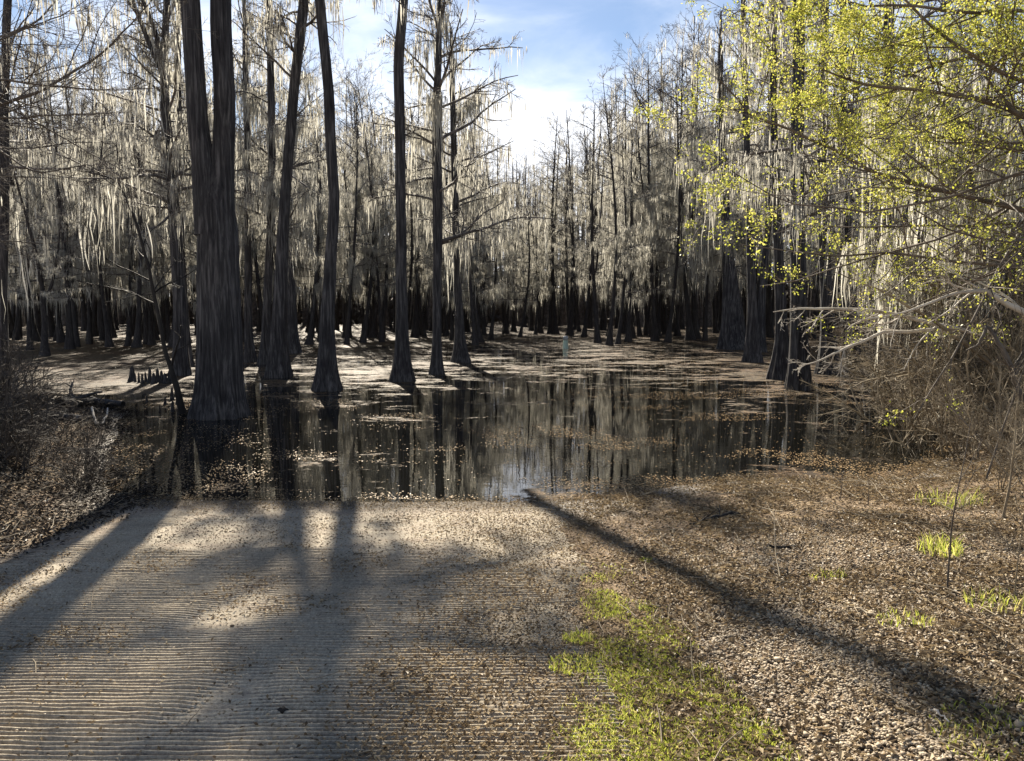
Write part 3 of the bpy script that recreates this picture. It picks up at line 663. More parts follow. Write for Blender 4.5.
# ------------------------------------------------------------------ bare shrubs
def shrub_mb(seed, n=9, h=2.2, spread=0.55, r=0.012, k1=7, k2=5, k3=0, base_r=0.15, wander=0.12):
    rng = np.random.default_rng(seed); mb = MB()
    th = rng.uniform(0, 6.28, n); tilt = rng.uniform(0.05, spread, n)
    d = np.stack([np.cos(th) * np.sin(tilt), np.sin(th) * np.sin(tilt), np.cos(tilt)], 1)
    p0 = np.stack([np.cos(th), np.sin(th), 0 * th], 1) * base_r * rng.uniform(0, 1, (n, 1)); p0[:, 2] = -0.06
    P = polyline(p0, d, h * rng.uniform(0.55, 1.1, n), 9, wander, -0.1, rng); R = r * rng.uniform(0.7, 1.3, n)[:, None] * np.linspace(1, 0.3, 9)
    tubes(mb, P, R, 5)
    P1, R1 = children(P, R, k1, 0.42, 0.75, 5, 0.14, 0.1, rng, smin=0.15, rratio=0.6, flat=0.2); tubes(mb, P1, np.maximum(R1, 0.002), 4)
    P2, R2 = children(P1, R1, k2, 0.5, 0.75, 4, 0.14, 0.05, rng, rratio=0.65, flat=0.1); tubes(mb, P2, np.maximum(R2, 0.0018), 3)
    if k3:
        P3, R3 = children(P2, R2, k3, 0.5, 0.7, 3, 0.12, 0.0, rng, rratio=0.7, flat=0.1); tubes(mb, P3, np.maximum(R3, 0.0015), 3)
        return mb, P3
    return mb, P2

SH = [shrub_mb(300 + i, 9, 2.0, 0.75, 0.012, 8, 6, 3)[0].mesh('branches', M_SHRUB) for i in range(4)]
SHK = [shrub_mb(360 + i, 10, 2.0, 0.7, 0.014, 8, 6, 3)[0].mesh('branches', M_TWIGD) for i in range(2)]
SHB = [shrub_mb(340 + i, 6, 1.9, 0.95, 0.015, 7, 5, 2, wander=0.16)[0].mesh('branches', M_SHRUB) for i in range(2)]
M_BRUSH_SHADE = twig_mat('shade_toned_brush', (0.025, 0.021, 0.018), (0.085, 0.07, 0.056))  # left-bank twigs coloured darker in place of shade
SHD = [shrub_mb(320 + i, 6, 1.0, 1.0, 0.008, 6, 4, 2, wander=0.17)[0].mesh('branches', M_BRUSH_SHADE) for i in range(3)]
def shrub(me, x, y, s, rz, label, group, zs=1.0):
    o = bpy.data.objects.new('bare_shrub', me); COL.objects.link(o); o.location = (x, y, float(Hs(x, y))); o.rotation_euler = (0, 0, rz); o.scale = (s, s, s * zs)
    return tag(o, label, 'shrub', group)
rng = np.random.default_rng(12)
# thicket on the far right bank
for i, (u, y, s) in enumerate([(905, 13.6, 1.2), (935, 12.6, 1.3), (960, 13.4, 1.7), (985, 12.0, 1.4), (1010, 13.0, 1.8), (1035, 11.5, 1.5), (950, 15.2, 2.1), (990, 15.5, 2.3),
                               (1025, 16.0, 2.4), (915, 16.5, 1.8), (1060, 13.6, 2.0), (1000, 18.5, 2.5), (955, 19.0, 2.3), (1080, 10.5, 1.5), (1050, 18.0, 2.6)]):
    x = (u - CX) / F * y
    shrub(SH[i % 4], x, y, s, rng.uniform(0, 6.28), 'tan leafless shrub in the dense tangle on the waterside bank', 'bare shrubs of the dense thicket')
for i, (u, y, s) in enumerate([(1015, 9.0, 0.75), (1035, 8.2, 0.8), (985, 9.8, 0.6), (1010, 7.4, 0.45)]):
    x = (u - CX) / F * y
    shrub(SH[(i + 1) % 4], x, y, s, rng.uniform(0, 6.28), 'low leafless shrub on the leaf-covered slope below the thicket', 'low bare shrubs on the slope')
for i, (u, y, s) in enumerate([(900, 12.2, 0.9), (925, 11.6, 1.1), (955, 11.3, 1.2), (990, 11.0, 1.2), (1020, 10.4, 1.3), (890, 14.6, 1.3), (970, 10.6, 0.8)]):
    o = shrub(SHB[i % 2], (u - CX) / F * y, y, s, rng.uniform(0, 6.28), 'stout-stemmed tan dead shrub along the front of the tangle', 'stout dead shrubs fronting the thicket')
for i, (u, y, s) in enumerate([(925, 16.5, 2.4), (960, 17.2, 3.0), (1000, 16.8, 3.2), (1040, 15.5, 3.2), (940, 14.2, 1.6), (975, 14.4, 2.2), (1015, 14.6, 2.6), (1000, 12.6, 1.7), (960, 12.4, 1.2)]):
    o = shrub(SHK[i % 2], (u - CX) / F * y, y, s, rng.uniform(0, 6.28), 'tall dark-stemmed leafless shrub rising out of the thicket', 'tall dark shrubs of the thicket')
# brush on the left bank, its twig colour darkened for shade
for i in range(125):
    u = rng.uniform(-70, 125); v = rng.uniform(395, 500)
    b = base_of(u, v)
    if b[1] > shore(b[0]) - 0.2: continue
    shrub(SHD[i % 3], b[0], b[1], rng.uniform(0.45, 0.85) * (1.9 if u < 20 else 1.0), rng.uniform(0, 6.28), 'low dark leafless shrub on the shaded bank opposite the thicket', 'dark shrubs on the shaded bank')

# saplings
def sapling(u, v, h, r, label, seed, mat=M_TWIGD, k=9, lean=(0, 0)):
    x = (u - CX) / F
    # find the ground point along the pixel ray
    y = 4.0
    for _ in range(400):
        p = unproj(u, v, y)
        if p[2] <= float(Hs(p[0], p[1])): break
        y += 0.03
    rng = np.random.default_rng(seed); mb = MB()
    P = polyline(np.array([[0, 0, -0.05]]), norm(np.array([[lean[0], lean[1], 1.0]])), np.array([h]), 12, 0.04, 0.0, rng); R = r * np.linspace(1, 0.3, 12)[None]
    tubes(mb, P, R, 7)
    P1, R1 = children(P, R, k, 0.35, 0.8, 5, 0.1, 0.15, rng, smin=0.3, rratio=0.5, flat=0.1); tubes(mb, P1, np.maximum(R1, 0.002), 4)
    P2, R2 = children(P1, R1, 5, 0.5, 0.7, 3, 0.1, 0.05, rng, rratio=0.6, flat=0.1); tubes(mb, P2, np.maximum(R2, 0.0016), 3)
    o = mb.build('bare_sapling', mat); o.location = (p[0], p[1], float(Hs(p[0], p[1])))
    return tag(o, label, 'sapling')
sapling(948, 592, 1.15, 0.007, 'thin upright bare sapling with a grass tuft at its foot', 41, k=7)
sapling(1003, 520, 1.1, 0.013, 'branching bare sapling on the slope, the thickest stemmed one', 42, M_SHRUB, 16)
sapling(985, 480, 2.6, 0.012, 'tall leaning sapling rising in front of the thicket', 43, M_TWIGD, 12, (0.25, 0))
sapling(840, 500, 0.35, 0.006, 'knee-high twiggy sapling beside the water edge', 44, M_TWIGD, 6)
sapling(868, 505, 0.3, 0.006, 'stubby sapling with a dark foot on the litter-covered shore', 45, M_TWIGD, 5)
sapling(1015, 600, 0.8, 0.005, 'spindly dry sapling on the leaf-strewn slope near the photo edge', 46, M_SHRUB, 8)

# leaning dark snag in front of the giant
def limb(name, label, cat, ctrl, radii, seed, mat, k1=8, k2=4, ratio=0.4, group=None, sides=8, k3=0, ang=0.8, up=0.05):
    """ctrl = world points"""
    rng = np.random.default_rng(seed); mb = MB(); c = np.array(ctrl, float); base = c[0].copy()
    t = np.concatenate([[0], np.cumsum(np.linalg.norm(np.diff(c, axis=0), axis=1))]); tt = np.linspace(0, t[-1], 26)
    P = np.stack([np.interp(tt, t, c[:, j]) for j in range(3)], 1)
    P[1:] += np.cumsum(rng.normal(0, 0.006, (25, 3)), axis=0)
    R = np.interp(tt, t, radii); P = P - base
    tubes(mb, P[None], R[None], sides)
    if k1:
        P1, R1 = children(P[None], R[None], k1, ratio, ang, 7, 0.13, up, rng, smin=0.15, rratio=0.5, flat=0.2); tubes(mb, P1, np.maximum(R1, 0.003), 5)
        P2, R2 = children(P1, R1, k2, 0.45, 0.7, 5, 0.14, 0.0, rng, rratio=0.6, flat=0.2); tubes(mb, P2, np.maximum(R2, 0.0025), 4)
        if k3:
            P3, R3 = children(P2, R2, k3, 0.5, 0.7, 3, 0.14, 0.0, rng, rratio=0.6, flat=0.2); tubes(mb, P3, np.maximum(R3, 0.002), 3)
    o = mb.build(name, mat, loc=base); tag(o, label, cat, group); return o
D = 15.6
limb('leaning_snag', 'thin dead tree leaning away from the forked giant over the shallows', 'dead tree',
     [unproj(u, v, D) for u, v in [(184, 418), (175, 380), (165, 350), (150, 270), (138, 225), (118, 178), (85, 170)]], [0.09, 0.06, 0.045, 0.035, 0.03, 0.02, 0.008], 51, M_WET, 10, 5, 0.28, k3=3)

# ------------------------------------------------------------------ budding tree on the right and bare tree on the left (trunks just outside the photo)
def limb_tree(name, label, cat, base, trunk_top, trunk_r, limbs, seed, bark, twig, leaves=0, lsize=0.05, k=(12, 7, 5, 4), moss=0, ratio=0.34, leafmat=None, up=0.25):
    rng = np.random.default_rng(seed)
    root = empty(name, base, 0, label, cat)
    base = np.array(base, float)
    tb = MB(); z = np.linspace(0, 1, 20)[:, None]
    P = (np.array(trunk_top) - base) * z; P[:, 2] -= 0.15 * (1 - z[:, 0]); P[:, :2] += np.cumsum(rng.normal(0, 0.02, (20, 2)), axis=0)
    R = trunk_r * np.interp(z[:, 0], [0, 0.05, 0.3, 1], [1.6, 1.15, 1.0, 0.4])
    tubes(tb, P[None], R[None], 20); tb.build('trunk', bark, root)
    br = MB(); leafpts = []; allP1 = []
    for L in limbs:
        c = np.array([unproj(*q[:3]) for q in L['px']]) - base
        # join the limb to the trunk
        j = np.array([np.interp(L['z'], P[:, 2], P[:, 0]), np.interp(L['z'], P[:, 2], P[:, 1]), L['z']])
        c = np.vstack([j, c]); t = np.concatenate([[0], np.cumsum(np.linalg.norm(np.diff(c, axis=0), axis=1))]); tt = np.linspace(0, t[-1], 30)
        Q = np.stack([np.interp(tt, t, c[:, i]) for i in range(3)], 1); Q[1:] += np.cumsum(rng.normal(0, 0.008, (29, 3)), axis=0)
        RR = L['r'] * np.linspace(1, 0.15, 30) ** 1.0
        tubes(br, Q[None], RR[None], 8)
        kk = L.get('k', k)
        P1, R1 = children(Q[None], RR[None], kk[0], L.get('ratio', ratio), 0.85, 8, 0.10, up, rng, smin=0.12, rratio=0.55, flat=0.1); tubes(br, P1, np.maximum(R1, 0.003), 5)
        P2, R2 = children(P1, R1, kk[1], 0.42, 0.75, 6, 0.12, 0.12, rng, rratio=0.6, flat=0.1); tubes(br, P2, np.maximum(R2, 0.0025), 4)
        P3, R3 = children(P2, R2, kk[2], 0.45, 0.7, 4, 0.14, 0.1, rng, rratio=0.65, flat=0.1); tubes(br, P3, np.maximum(R3, 0.002), 3)
        if leaves: leafpts += [sample_pts(P3, int(len(P3) * kk[3]), rng, 0.0), sample_pts(P2, int(len(P2) * 2), rng, 0.4)]
        allP1.append(P2.reshape(-1, 3))
    br.build('branches', twig, root)
    if leaves:
        lm = MB(); A = np.concatenate(leafpts)
        A = np.repeat(A, leaves, axis=0) + rng.normal(0, 0.045, (len(A) * leaves, 3))
        leaf_quads(lm, A, lsize, rng, 0.0, 0.2, 0.6); lm.build('leaves', leafmat or M_BUD, root)
    if moss:
        ms = MB(); A = np.concatenate(allP1); A = A[rng.integers(0, len(A), moss)]; moss_strands(ms, A, rng, 4, 0.4, 0.02, 0.03, 4); ms.build('moss', M_MOSS, root)
    return root
gb = (10.6, 10.2)
limb_tree('budding_tree', 'broad tree just breaking into yellow-green leaf, its long limbs arching over the water', 'tree', (gb[0], gb[1], float(H(*gb))), (10.2, 10.4, 9.5), 0.17,
    [dict(px=[(1024, 212, 9.9), (943, 193, 9.8), (870, 173, 9.7), (823, 146, 9.6), (784, 126, 9.5), (744, 110, 9.4), (714, 76, 9.3)], z=2.6, r=0.06, k=(26, 8, 5, 2.6)),
     dict(px=[(1040, 170, 8.9), (960, 196, 8.8), (880, 210, 8.7), (800, 200, 8.6), (745, 168, 8.5)], z=3.0, r=0.035, k=(20, 7, 5, 1.6)),
     dict(px=[(1030, 40, 10.4), (940, 60, 10.3), (850, 90, 10.2), (780, 60, 10.1), (735, 10, 10.0)], z=4.4, r=0.04, k=(20, 7, 5, 2.4)),
     dict(px=[(1024, 123, 9.4), (1003, 110, 9.3), (966, 96, 9.2), (916, 88, 9.1), (870, 85, 9.0), (820, 70, 9.0)], z=3.6, r=0.07, k=(18, 8, 6, 3.6)),
     dict(px=[(1024, 83, 9.0), (976, 56, 8.8), (930, 20, 8.6), (880, -30, 8.5)], z=4.6, r=0.06, k=(18, 8, 6, 4)),
     dict(px=[(1010, 12, 8.8), (960, 15, 8.6), (900, 5, 8.5), (845, 8, 8.5), (800, -30, 8.4)], z=5.2, r=0.05, k=(20, 8, 6, 4)),
     dict(px=[(1030, 268, 10.2), (960, 262, 10.1), (883, 255, 10.0), (837, 260, 9.9), (800, 257, 9.8), (735, 247, 9.7)], z=1.9, r=0.04, k=(14, 6, 4, 0.7)),
     dict(px=[(1020, 150, 11.0), (960, 120, 11.4), (900, 60, 11.8), (860, -40, 12.0)], z=4.0, r=0.06, k=(20, 8, 6, 3)),
     dict(px=[(1040, 60, 10.6), (1010, -30, 10.2), (960, -80, 10)], z=4.8, r=0.06, k=(16, 8, 6, 4))],
    61, M_BARK, M_LIMB, leaves=3, lsize=0.033, ratio=0.46)
# inner multi-stem of the thicket
limb_tree('bare_thicket_tree', 'many-limbed leafless tree standing in the middle of the dense tangle', 'tree', (8.6, 14.0, float(H(8.6, 14.0))), (8.9, 14.2, 4.8), 0.11,
    [dict(px=[(960, 260, 13.8), (935, 200, 13.5), (900, 150, 13.2), (890, 90, 13.0)], z=1.6, r=0.06),
     dict(px=[(985, 240, 14.2), (1000, 180, 14.4), (1010, 100, 14.5)], z=1.9, r=0.06),
     dict(px=[(935, 290, 13.6), (890, 262, 13.2), (850, 235, 13.0)], z=1.2, r=0.045),
     dict(px=[(975, 200, 13.4), (965, 130, 13.0), (955, 60, 12.8)], z=2.6, r=0.05)],
    62, M_TWIGD, M_SHRUB, k=(22, 8, 6, 0.35), moss=2500, leaves=1, lsize=0.035)
gb = (-11.2, 12.0)
limb_tree('bare_spreading_tree', 'leafless tree whose dark limbs sweep over the brush-covered bank', 'tree', (gb[0], gb[1], float(H(*gb))), (-11.0, 12.4, 9.0), 0.16,
    [dict(px=[(0, 106, 12.2), (40, 92, 12.3), (100, 55, 12.4), (135, 22, 12.5), (170, -20, 12.6)], z=3.6, r=0.045),
     dict(px=[(0, 42, 12), (30, 30, 12.1), (60, 20, 12.2), (85, 4, 12.3)], z=4.8, r=0.04),
     dict(px=[(0, 78, 12), (50, 86, 11.9), (110, 90, 11.8), (170, 88, 11.7)], z=4.2, r=0.035),
     dict(px=[(0, 40, 13), (40, 25, 13.4), (80, -20, 13.8)], z=5.2, r=0.04),
     dict(px=[(0, 150, 12.4), (40, 175, 12.6), (90, 165, 12.8), (130, 190, 13)], z=3.0, r=0.03),
     dict(px=[(0, 240, 12.4), (40, 245, 12.6), (90, 238, 12.8)], z=2.0, r=0.025)],
    63, M_TWIGD, M_TWIGD, k=(24, 9, 6, 3), moss=220, ratio=0.42, up=0.1)

# bleached dead branches reaching over the water
bl = 'bleached dead limbs over the water'
limb('fallen_branch', 'thick bleached dead limb bending down out of the thicket', 'branch', [unproj(*q) for q in [(1060, 330, 9.6), (1024, 312, 9.6), (985, 291, 9.6), (955, 293, 9.6), (905, 312, 9.6), (860, 318, 9.6)]], [0.05, 0.042, 0.032, 0.02, 0.014, 0.006], 71, M_BLEACH, 9, 6, 0.3, bl, k3=3)
limb('fallen_branch', 'long level bleached limb crossing in front of the black cypress feet', 'branch', [unproj(*q) for q in [(985, 335, 10.8), (930, 322, 10.8), (880, 312, 10.8), (850, 309, 10.8), (800, 309, 10.8), (775, 312, 10.8)]], [0.035, 0.03, 0.026, 0.022, 0.016, 0.006], 72, M_BLEACH, 12, 7, 0.3, bl, k3=3)
limb('fallen_branch', 'forked bleached limb slanting down to the water beside the black cypress feet', 'branch', [unproj(*q) for q in [(930, 330, 11), (885, 330, 11), (850, 345, 11), (820, 358, 11), (797, 366, 11)]], [0.03, 0.025, 0.02, 0.014, 0.006], 73, M_BLEACH, 12, 6, 0.35, bl, k3=3)
limb('fallen_branch', 'dead limb drooping lowest over the drifting leaf mat', 'branch', [unproj(*q) for q in [(985, 400, 11.4), (940, 372, 11.4), (905, 372, 11.4), (860, 382, 11.4), (835, 395, 11.4)]], [0.035, 0.028, 0.022, 0.014, 0.006], 74, M_SHRUB, 14, 7, 0.4, bl, k3=3)
limb('fallen_branch', 'straight dead limb slanting up across the middle of the tangle', 'branch', [unproj(*q) for q in [(1000, 370, 10.2), (930, 318, 10.4), (880, 290, 10.6), (835, 272, 10.8)]], [0.03, 0.022, 0.014, 0.005], 75, M_SHRUB, 12, 7, 0.35, bl, k3=3)
limb('fallen_branch', 'dark curved limb at the foot of the thicket beside the slope', 'branch', [unproj(*q) for q in [(1024, 400, 8.6), (1003, 350, 8.6), (985, 325, 8.7), (975, 345, 8.7), (962, 350, 8.8)]], [0.03, 0.026, 0.02, 0.014, 0.008], 76, M_TWIGD, 8, 4, 0.3, bl, k3=2)

# ------------------------------------------------------------------ cypress knees, post, logs, sticks
def knee_mesh(seed):
    rng = np.random.default_rng(seed); mb = MB()
    z = np.linspace(-0.25, 1, 9); P = np.stack([rng.normal(0, 0.01, 9).cumsum(), rng.normal(0, 0.01, 9).cumsum(), z], 1)
    R = np.interp(z, [-0.25, 0, 0.3, 0.85, 0.95, 1], [0.3, 0.24, 0.16, 0.10, 0.075, 0.01])
    ang = np.arange(12) / 12 * 6.283; fr = 1 + 0.12 * np.cos(4 * ang + rng.uniform(0, 6)) + rng.normal(0, 0.04, (9, 12))
    tubes(mb, P[None], R[None], 12, 0, fr[None]); return mb.mesh('cypress_knee', M_BARK)
KN = [knee_mesh(s) for s in range(4)]
rng = np.random.default_rng(5)
def knee(u, v, h, label, group, i):
    b = base_of(u, v); o = bpy.data.objects.new('cypress_knee', KN[i % 4]); COL.objects.link(o)
    o.location = b; w = h * rng.uniform(0.6, 1.1); o.scale = (w, w * rng.uniform(.8, 1.2), h * rng.uniform(0.85, 1.15)); o.rotation_euler = (0, 0, rng.uniform(0, 6)); tag(o, label, 'cypress knee', group)
knee(131.5, 381, 0.48, 'tallest pointed cypress knee at the open end of the palisade-like row', None, 0)
for i, (u, h) in enumerate([(135.5, .28), (139, .30), (142.5, .27), (146, .3), (150, .42), (154, .36), (158, .40), (162, .42), (166, .36), (170, .42)]):
    knee(u, 382 + (i % 3) * 0.8, h, 'cypress knee in the palisade-like row on the pale drifted mat', 'row of cypress knees', i)
for i, (u, v, h) in enumerate([(165, 405, .2), (173, 412, .3), (147, 402, .16), (172, 400, .3), (178, 404, .25), (160, 412, .16)]):
    knee(u, v, h, 'low cypress knee in the shallows beside the forked giant', 'low cypress knees near the forked giant', i)
def solid(name, col, rough=0.7):
    m, nt, out = new_mat(name); t = N(nt, 'ShaderNodeTexCoord'); n = noise(nt, t.outputs['Object'], 14, 4)
    r = ramp(nt, [(0.3, tuple(c * 0.75 for c in col)), (0.7, tuple(min(1, c * 1.2) for c in col))]); nt.links.new(n.outputs['Fac'], r.inputs[0])
    b = N(nt, 'ShaderNodeBsdfPrincipled'); b.inputs['Roughness'].default_value = rough; nt.links.new(r.outputs[0], b.inputs['Base Color']); nt.links.new(b.outputs[0], out.inputs[0]); return m
b = base_of(565.5, 348.5)
root = empty('marker_post', b, 0, 'small pale green post with a grey cap standing in the drifted mat', 'post')
mb = MB(); z = np.array([-0.3, 0, 0.04, 0.3, 0.44, 0.45]); P = np.stack([0 * z, 0 * z, z], 1); tubes(mb, P[None], np.array([[.16, .16, .15, .135, .12, .001]]), 14); mb.build('post', solid('faded_green_paint', (0.36, 0.47, 0.38)), root)
mb = MB(); z = np.array([0.45, 0.46, 0.6, 0.66, 0.67]); P = np.stack([0 * z, 0 * z, z], 1); tubes(mb, P[None], np.array([[.10, .14, .14, .11, .001]]), 14); mb.build('cap', solid('grey_cap', (0.27, 0.29, 0.30)), root)

def log(label, pts, radii, seed, mat=M_BARK, k=4, name='driftwood_log'):
    return limb(name, label, 'log' if 'log' in name else 'stick', pts, radii, seed, mat, k, 3, 0.3)
def on_ground(u, v, dz=0.03):
    y = 2.0
    for _ in range(3000):
        p = unproj(u, v, y)
        if p[2] <= max(float(Hs(p[0], p[1])), 0): break
        y += 0.02
    p[2] += dz; return p
log('dark sodden log on the shaded bank, upper one of two beside the pale mat', [on_ground(u, v, .08) for u, v in [(60, 407), (90, 404), (122, 408)]], [.12, .1, .06], 81)
log('dark broken log lying lower on the shaded bank among brush', [on_ground(u, v, .06) for u, v in [(10, 428), (50, 420), (84, 424)]], [.09, .08, .05], 82)
log('white forked stick lying on the shaded bank', [on_ground(93, 419, .22), on_ground(97, 427, .05), on_ground(103, 426, .06), on_ground(108, 418, .2)], [.02, .024, .024, .014], 83, M_BLEACH, 0, 'forked_stick')
log('blackened branch lying on the shore where the long shadow crosses', [on_ground(u, v, .03) for u, v in [(770, 549), (800, 546), (830, 544), (850, 547)]], [.01, .018, .016, .006], 84, M_WET, 6, 'shore_branch')
log('dark half-buried branch at the water edge beside the ramp end', [on_ground(u, v, .03) for u, v in [(690, 527), (715, 520), (738, 516)]], [.008, .02, .022], 85, M_WET, 4, 'shore_branch')
log('thin dark stick on the concrete, pointing towards the water', [on_ground(u, v, .01) for u, v in [(160, 558), (170, 556), (182, 554)]], [.006, .007, .004], 87, M_TWIGD, 2, 'loose_stick')
log('small pale straight stick on the gravel', [on_ground(u, v, .012) for u, v in [(932, 712), (937, 722), (943, 730)]], [.004, .004, .003], 88, M_BLEACH, 0, 'loose_stick')
log('pale twig lying across the leaf-covered slope', [on_ground(u, v, .02) for u, v in [(855, 612), (880, 620), (915, 625)]], [.008, .008, .004], 89, M_SHRUB, 2, 'loose_stick')
# pine cone like dark lump on the ramp
mb = MB(); z = np.linspace(-0.03, 0.03, 7); P = np.stack([z, 0 * z, 0 * z + 0.016], 1)
ang = np.arange(9) / 9 * 6.283
tubes(mb, P[None], np.array([[.003, .012, .017, .018, .015, .010, .002]]), 9, 0, (1 + 0.3 * np.cos(4.5 * ang + np.arange(7)[:, None] * 2))[None])
o = mb.build('pine_cone', M_WET); o.location = on_ground(283, 714, 0); tag(o, 'small dark cone lying in the bright sun patch on the ramp', 'cone')
# dark stone-like clod by the shore
mb = MB(); bm_z = np.linspace(-0.03, 0.06, 7); P = np.stack([0 * bm_z, 0 * bm_z, bm_z], 1)
rg = np.random.default_rng(3)
tubes(mb, P[None], np.array([[.06, .07, .07, .06, .045, .025, .001]]), 11, 0, (1 + rg.normal(0, 0.12, (7, 11)))[None])
o = mb.build('dark_stone', M_WET); o.location = on_ground(731, 516, 0); tag(o, 'dark lump of stone at the edge of the shore litter', 'stone')

# ------------------------------------------------------------------ ground cover (nobody could count it)
def scatter(n, x0, x1, y0, y1, dens, rng, power=1.0):
    """more points near the camera: y is drawn ~1/y"""
    out = []
    while sum(len(a) for a in out) < n:
        m = n * 3
        yy = y0 * (y1 / y0) ** rng.uniform(0, 1, m) if power else rng.uniform(y0, y1, m)
        xx = rng.uniform(x0, x1, m)
        keep = (np.abs(xx) < yy * 0.76 + 0.6) & (rng.uniform(0, 1, m) < dens(xx, yy))
        out.append(np.stack([xx[keep], yy[keep]], 1))
    return np.concatenate(out)[:n]
t = (1 + 5 ** .5) / 2
ICO_V = norm(np.array([(-1, t, 0), (1, t, 0), (-1, -t, 0), (1, -t, 0), (0, -1, t), (0, 1, t), (0, -1, -t), (0, 1, -t), (t, 0, -1), (t, 0, 1), (-t, 0, -1), (-t, 0, 1)], float))
ICO_F = np.array([(0, 11, 5), (0, 5, 1), (0, 1, 7), (0, 7, 10), (0, 10, 11), (1, 5, 9), (5, 11, 4), (11, 10, 2), (10, 7, 6), (7, 1, 8), (3, 9, 4), (3, 4, 2), (3, 2, 6), (3, 6, 8), (3, 8, 9), (4, 9, 5), (2, 4, 11), (6, 2, 10), (8, 6, 7), (9, 8, 1)])
def pebbles(XY, size, rng):
    n = len(XY); S = size * rng.lognormal(0, 0.35, n)
    sc = np.stack([S, S * rng.uniform(0.6, 1, n), S * rng.uniform(0.4, 0.75, n)], 1) * 0.5
    V = ICO_V[None] * (1 + rng.normal(0, 0.12, (n, 12, 1))) * sc[:, None, :]
    th = rng.uniform(0, 6.28, n); c, s = np.cos(th)[:, None], np.sin(th)[:, None]
    V = np.stack([V[..., 0] * c - V[..., 1] * s, V[..., 0] * s + V[..., 1] * c, V[..., 2]], -1)
    z = Hs(XY[:, 0], XY[:, 1]) + sc[:, 2] * 0.5
    V += np.concatenate([XY, z[:, None]], 1)[:, None, :]
    mb = MB(); mb.add(V.reshape(-1, 3), (ICO_F[None] + (np.arange(n) * 12)[:, None, None]).reshape(-1, 3), np.repeat(rng.uniform(0, 1, n), 12)); return mb
rng = np.random.default_rng(31)
def grass_mask(x, y):
    # in photo space: a strip widening towards the camera
    u = CX + x / y * F; zc = H(x, y); v = 305 + (CAM_H - zc) * F / y
    l = np.interp(v, [575, 600, 640, 700, 761, 900], [585, 590, 598, 590, 560, 500]); r = np.interp(v, [575, 600, 640, 700, 761, 900], [625, 650, 685, 735, 800, 900])
    m = sstep(-15, 25, u - l) * sstep(-12, 30, r - u) * sstep(565, 605, v)
    n = fbm(x * 5, y * 5, 71, 4)
    return m * sstep(0.40, 0.58, n + 0.10 * sstep(600, 740, v))
def gravel_mask(x, y):
    g = sstep(0.5, 1.3, x) * sstep(7.5, 5.5, y + 0.0 * x) * sstep(5.2, 3.4, x - 0.15 * y)
    return np.clip(g * (0.35 + 0.9 * fbm(x * 1.2, y * 1.2, 81, 3)), 0, 1) * (1 - 0.85 * grass_mask(x, y))
tag(pebbles(scatter(62000, 0.3, 6, 2.3, 8, gravel_mask, rng), 0.0130, rng).build('gravel', M_PEB), 'tan pea gravel covering the ground beside the grass strip', 'gravel', None, 'stuff')
def ramp_mask(x, y): return sstep(-4.3, -4.0, x) * sstep(0.7, 0.3, x) * (0.15 + 0.8 * sstep(0.45, 0.65, fbm(x * 1.4, y * 1.4, 91, 4))) * (0.5 + 0.5 * sstep(4, 8, y))
tag(pebbles(scatter(16000, -4.4, 0.8, 2.0, 8.7, ramp_mask, rng), 0.011, rng).build('grit', M_PEB), 'fine grit and crumbs lying on the grooved ramp', 'grit', None, 'stuff')

def litter(n, dens, size, x0, x1, y0, y1, rng, mat, name, label, lift=0.008, flat=1.6):
    XY = scatter(n, x0, x1, y0, y1, dens, rng); z = np.maximum(Hs(XY[:, 0], XY[:, 1]), 0.0) + lift + rng.uniform(0, 0.012, n)
    mb = MB(); leaf_quads(mb, np.concatenate([XY, z[:, None]], 1), size, rng, flat, 0.35, 0.5)
    return tag(mb.build(name, mat, smooth=False), label, 'leaves', None, 'stuff')
def lit_right(x, y): return sstep(0.3, 1.4, x) * sstep(-0.45, 0.1, shore(x) - y + 0.5 * (fbm(x * 2, y * 2, 17, 3) - 0.5)) * (0.25 + 0.75 * sstep(0.4, 0.6, fbm(x * 1.5, y * 1.5, 15, 4))) * (1 - 0.75 * gravel_mask(x, y))
litter(70000, lit_right, 0.038, 0.2, 14, 2.3, 17, rng, M_LITTER, 'dead_leaves', 'brown dead leaves carpeting the open shore and slope beside the ramp')
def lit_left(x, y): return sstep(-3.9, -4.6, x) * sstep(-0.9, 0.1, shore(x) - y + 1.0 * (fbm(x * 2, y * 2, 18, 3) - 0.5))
litter(38000, lit_left, 0.045, -16, -3.8, 4.5, 19, rng, M_LITTER_SHADE, 'dead_leaves', 'dark dead leaves covering the shaded brushy bank')
def lit_ramp(x, y): return sstep(-4.5, -4.0, x) * sstep(1.1, 0.4, x) * (0.04 + 0.5 * sstep(0.52, 0.7, fbm(x * 1.6, y * 1.9, 25, 4)) + 0.9 * sstep(0.5, 0.05, np.abs(y - shore(x) + 0.12)) + 1.1 * sstep(-1.1, 0.2, x)) * sstep(-0.1, 0.1, shore(x) - y + 0.2)
litter(32000, lit_ramp, 0.024, -4.6, 1.3, 2.2, 9.2, rng, M_LITTER, 'leaf_crumbs', 'brown leaf crumbs strewn on the ramp and along its waterline')

